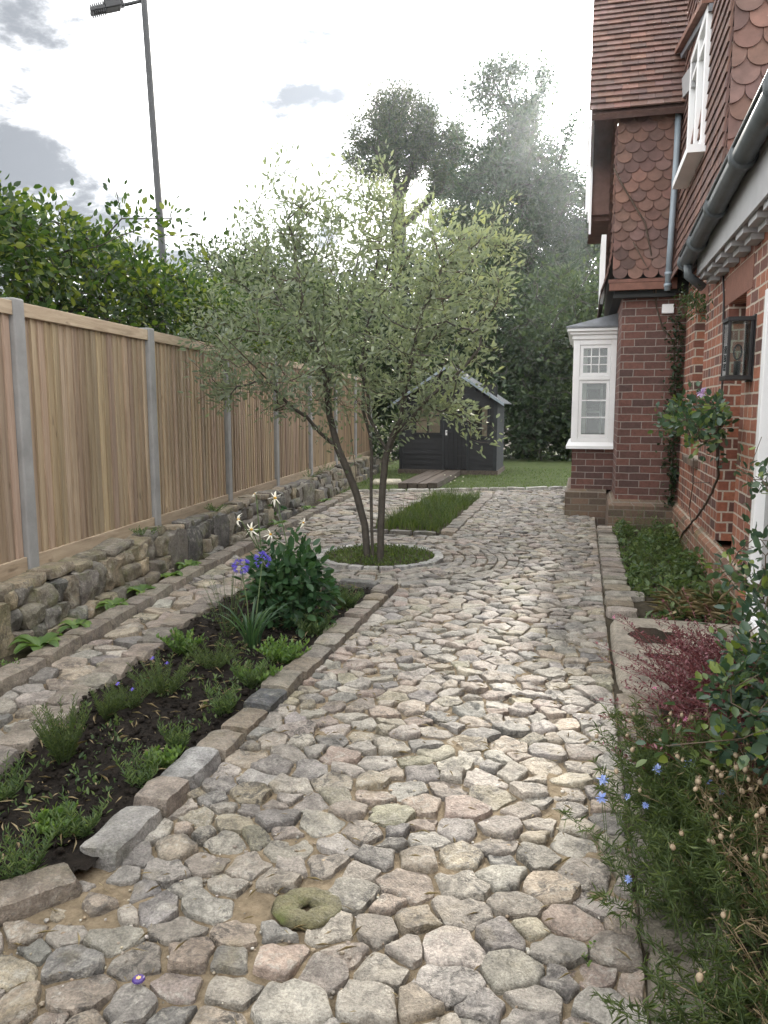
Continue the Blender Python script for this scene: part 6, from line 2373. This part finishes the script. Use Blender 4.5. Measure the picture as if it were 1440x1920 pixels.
iv = thing('ivy_climber', 'dark leafy climber in the corner between the brick wing and the long wall', 'climber', (XW - .1, YP - .05, 0))
P, Dr, L_ = [], [], []
for k in range(850):
    z = lr.uniform(.3, 2.5)
    wx = .22 * (0.6 + .5 * noise.noise(Vector((0, 1, z * 2.5))))
    x = XW - .03 - abs(lr.gauss(0, 1)) * wx * .6
    P.append((max(x, .78), YP - .02 - .07 * lr.random(), z)); Dr.append((lr.uniform(-1, 1), -1 * lr.random(), lr.uniform(-1, .6))); L_.append(lr.uniform(.025, .06))
leaves('foliage', P, Dr, np.array(L_), np.array(L_) * .62, 'lf_ivy', iv, 'oval', seed=18)
m1 = MB()
m1.tube([(XW - .06, YP - .03, 0), (XW - .08, YP - .03, 1.2), (XW - .12, YP - .03, 2.2), (XW - .25, YP - .02, 2.35), (XW - .33, YP - .02, 2.6), (XW - .36, YP - .12, 2.9), (XW - .5, YP - .15, 3.5), (XW - .75, YP - .16, 3.9), (.24, YP - .18, 4.1)], .009, 5)
m1.tube([(XW - .33, YP - .02, 2.6), (XW - .42, YP - .14, 2.95), (XW - .62, YP - .15, 3.3)], .006, 5)
m1.build('vine_stem', 'twig', iv, smooth=True)
vn = thing('hanging_foliage', 'clump of pale narrow leaves hanging under the eaves beside the white box', 'climber', wallp(1300, 565))
P, Dr, L_ = [], [], []
for k in range(340):
    px, py = lr.gauss(1296, 16), lr.gauss(566, 13)
    P.append(PX(px, py, XW - .12 - lr.uniform(-.1, .12))); Dr.append((lr.uniform(-1, .4), lr.uniform(-1, 1), lr.uniform(-1.4, .6))); L_.append(lr.uniform(.03, .07))
leaves('foliage', P, Dr, np.array(L_), np.array(L_) * .3, 'lf_bush', vn, 'diamond', seed=19)
MB().tube([wallp(1300, 575), wallp(1310, 540), wallp(1330, 500)], .006, 5).build('stem', 'twig', vn)

# big rose bush at the right edge
rs = thing('rose_bush', 'large grey-green rose bush with arching canes at the right, near the door', 'rose', (.98, 3.1, 0))
g_ = random.Random(61)
sk = Skel()
base_ = Vector((1.0, 3.2, 0))
at = []
RB = [(1400, 1000, 30, 3.5), (1370, 1060, 40, 3.4), (1410, 1120, 46, 3.1), (1360, 1180, 40, 3.0), (1420, 1220, 50, 2.8), (1370, 1290, 30, 2.7), (1410, 1310, 50, 2.6), (1305, 1325, 14, 2.7), (1350, 1380, 26, 2.6), (1430, 1400, 46, 2.5), (1430, 900, 22, 3.6), (1440, 830, 18, 3.7), (1250, 1385, 18, 2.6), (1390, 880, 16, 3.7), (1470, 1050, 60, 3.0), (1480, 1200, 70, 2.7), (1480, 1340, 70, 2.5)]
wts = [b_[2] ** 2 for b_ in RB]
for k in range(165):
    px, py, r_, d_ = g_.choices(RB, wts)[0]
    a = g_.uniform(0, 6.28); u = math.sqrt(g_.random())
    at.append(D(px + r_ * u * math.cos(a), py + r_ * u * math.sin(a), d_ + g_.uniform(-.22, .22)))
r0 = sk.add(base_, -1)
for tgt in (D(1430, 900, 3.6), D(1370, 1060, 3.4), D(1330, 1290, 2.75), D(1440, 1250, 2.75)):
    m_ = base_.lerp(tgt, .5) + Vector((.05, 0, .12))
    sk.poly([base_ * .75 + m_ * .25, m_, tgt], r0, .1, .01, g_)
tips = grow(sk, at, g_, .09, .15, .008)
m1 = MB()
skel_mesh(sk, tips, .007, .0018, m1, None, 0, .3)
m1.build('canes', 'cane', rs, smooth=True)
P, Dr, L_, W_ = leaf_cloud(sk, tips, 8, g_, .075, .050, .033, .4)
leaves('foliage', P, Dr, L_, W_, 'lf_rose', rs, 'oval', seed=61, flat=.6)

# wine-red plant spilling over the slab
rd = thing('red_leaved_plant', 'mound of fine wine-red stems and leaves with pink flowers spilling over the slab', 'plant', (.85, 3.7, 0))
g_ = random.Random(71)
m1 = MB()
P, Dr, L_ = [], [], []
tipsr = []
for k in range(860):
    b0 = Vector((.84 + g_.gauss(0, .15), 3.62 + g_.gauss(0, .36), .0))
    a = g_.uniform(0, 6.28)
    tp = b0 + Vector((-abs(g_.gauss(.14, .14)) + g_.gauss(0, .08), g_.gauss(0, .16), g_.uniform(.10, .36)))
    md = b0.lerp(tp, .5) + Vector((0, 0, .09))
    tipsr.append(tp)
    f_ = lambda u: b0 * (1 - u) ** 2 + md * 2 * u * (1 - u) + tp * u * u
    m1.tube([f_(u) for u in (0, .3, .6, 1)], [.0022, .002, .0015, .001], 3, cap=False)
    for q in range(34):
        u = .15 + .85 * q / 34
        P.append(f_(u)); Dr.append((g_.gauss(0, 1), g_.gauss(0, 1), g_.gauss(.5, .8))); L_.append(g_.uniform(.010, .026))
m1.build('stems', 'redstem', rd)
leaves('foliage', P, Dr, np.array(L_), np.array(L_) * .42, 'lf_red', rd, 'diamond', seed=71)
for k in range(14):
    tp = g_.choice(tipsr)
    flower(tp + Vector((0, 0, .01)), (g_.uniform(-1, 0), -1, .6), 5, .014, .009, 'petal_pink', rd, k, None, .1)

# love-in-a-mist: feathery mass with blue flowers and seed heads
ng = thing('love_in_a_mist', 'sprawling feathery love-in-a-mist with blue flowers and dry round seed heads', 'plant', (.6, 2.3, 0))
g_ = random.Random(81)
m1, m2 = MB(), MB()
P, Dr, L_ = [], [], []
P2, Dr2, L2 = [], [], []
ends = []
for k in range(900):
    y_ = g_.uniform(1.45, 3.05)
    xl = .26 + .10 * noise.noise(Vector((y_ * 2, 0, 0)))
    b0 = Vector((g_.uniform(xl, 1.05), y_, 0))
    hh = (.34 * (1 - .55 * max(0, (b0.x - .55) / .5))) * g_.uniform(.5, 1.0) * (1.0 if y_ > 1.9 else .7)
    tp = b0 + Vector((g_.gauss(-.10, .09), g_.gauss(-.02, .09), hh))
    md = b0.lerp(tp, .5) + Vector((g_.gauss(0, .02), g_.gauss(0, .02), hh * .15))
    f_ = lambda u: b0 * (1 - u) ** 2 + md * 2 * u * (1 - u) + tp * u * u
    dry = b0.x > .55 + g_.gauss(0, .10)
    (m2 if dry else m1).tube([f_(u) for u in (0, .3, .6, 1)], [.0018, .0016, .0013, .0009], 3, cap=False)
    ends.append((tp, dry))
    for q in range(14 if dry else 80):
        u = .05 + .93 * g_.random()
        c = f_(u)
        (P2 if dry else P).append(c); (Dr2 if dry else Dr).append((g_.gauss(0, 1), g_.gauss(0, 1), g_.gauss(.35, .8))); (L2 if dry else L_).append(g_.uniform(.018, .05))
m1.build('stems', 'greenstem', ng); m2.build('dry_stems', 'drystem', ng)
leaves('foliage', P, Dr, np.array(L_), .0024, 'lf_feather', ng, 'diamond', seed=81)
leaves('withered_foliage', P2, Dr2, np.array(L2), .0028, 'lf_dry', ng, 'diamond', seed=82)
g_.shuffle(ends)
pods = sorted([e_ for e_ in ends if e_[1] or g_.random() < .10], key=lambda e_: -e_[0].z + g_.random() * .12)[:98]
pod = None
for k, (tp, dry) in enumerate(pods):
    if pod is None:
        mb = MB()
        o0 = origin_of(ng)
        mb.ball(tuple(o0), .0098, .0098, .0118, 8, 6)
        for s_ in range(5):
            a = s_ * 1.2566
            mb.tube([o0 + Vector((.003 * math.cos(a), .003 * math.sin(a), .011)), o0 + Vector((.009 * math.cos(a), .009 * math.sin(a), .019))], .0009, 3)
        pod = mb.build('seed_head', 'pod', ng, smooth=True)
        o = pod
    else:
        o = pod.copy(); COL.objects.link(o); o.parent = ng
    o.location = tp + Vector((0, 0, .012)) - origin_of(ng)
    o.rotation_euler = (g_.uniform(-.6, .6), g_.uniform(-.6, .6), 0)
    s_ = g_.uniform(.5, .9)
    o.scale = (s_, s_, s_)
for k, (px, py, d_) in enumerate([(1233, 1442, 2.6), (1291, 1432, 2.65), (1130, 1462, 2.45), (1128, 1496, 2.4), (1210, 1510, 2.4), (1330, 1466, 2.6), (1176, 1494, 2.42), (1178, 1648, 2.1), (1352, 1484, 2.5)]):
    c = D(px, py, d_)
    s_ = 1.0 if k in (0, 1, 2, 3) else .65
    MB().tube([Vector((c.x + .03, c.y + .04, 0)), c.lerp(Vector((c.x + .03, c.y + .04, 0)), .3), c], .0013, 4).build('flower_stalk', 'greenstem', ng)
    flower(c, (g_.uniform(-.4, .4), -.8, .8), 9, .019 * s_, .012 * s_, 'petal_blue', ng, 300 + k, None, -.1)
# bright leaves at the lower right corner
q = Vector((.80, 1.62, 0))
rosette('broadleaf_weed', 'shiny bright green broad leaves at the lower right corner', 'weed', q, 8, .17, .055, 'lf_bright', 401, rise=1.1)
herb('weed', 'pale green small-leaved weed at the bottom right corner', 'weed', (.62, 1.50, 0), 22, .13, .09, 'lf_bright', .022, .011, 402, per=14, shape='oval')
herb('red_seedling', 'small crimson-leaved seedling on the lowest edging block', 'plant', (.46, 1.44, .06), 7, .06, .04, 'lf_red', .035, .011, 403, stem='redstem', per=8)
for i, (px, py, lab) in enumerate([(635, 1192, 'tiny green weed between the cobbles in the middle of the path'), (1108, 1800, 'tiny green weed between the cobbles near the feathery plants')]):
    herb('weed', lab, 'weed', G(px, py, 0), 6, .04, .03, 'lf_bright', .02, .01, 410 + i, per=6, lean=1, shape='oval')
# grit and small pebbles in the joints
mb = MB()
for k in range(2600):
    x, y = lr.uniform(-1.9, .2), .9 + 4.0 * lr.random() ** 1.3
    if x < -1.38 and (y - 1.87) * .64 - (x + 1.43) * .77 > -.03:
        continue
    r_ = lr.choice([.0025, .003, .004, .005, .007])
    mb.ball((x, y, .006 + lr.uniform(0, .006)), r_ * lr.uniform(.8, 1.5), r_ * lr.uniform(.8, 1.4), r_ * .8, 5, 3, jit(lr.choice([(.42, .36, .27), (.32, .25, .17), (.5, .47, .42), (.25, .22, .18)]), lr, .2))
o = mb.build('grit', 'slab', smooth=True, kind='stuff')
tag(o, 'tiny pebbles and grit lying in the sandy joints of the cobbles', 'grit', kind='stuff')
# dry bits between the cobbles
P, Dr, L_ = [], [], []
for k in range(700):
    x, y = lr.uniform(-1.9, .2), lr.uniform(1.4, 5.0) ** 1.0
    P.append((x, y, lr.uniform(.004, .04))); Dr.append((lr.uniform(-1, 1), lr.uniform(-1, 1), lr.uniform(-.1, .1))); L_.append(lr.uniform(.012, .07))
o = leaves('plant_litter', P, Dr, np.array(L_), .0022, 'lf_dry', None, 'diamond', seed=21, kind='stuff')
tag(o, 'dry grass stalks and needles caught between the cobbles', 'litter', kind='stuff')
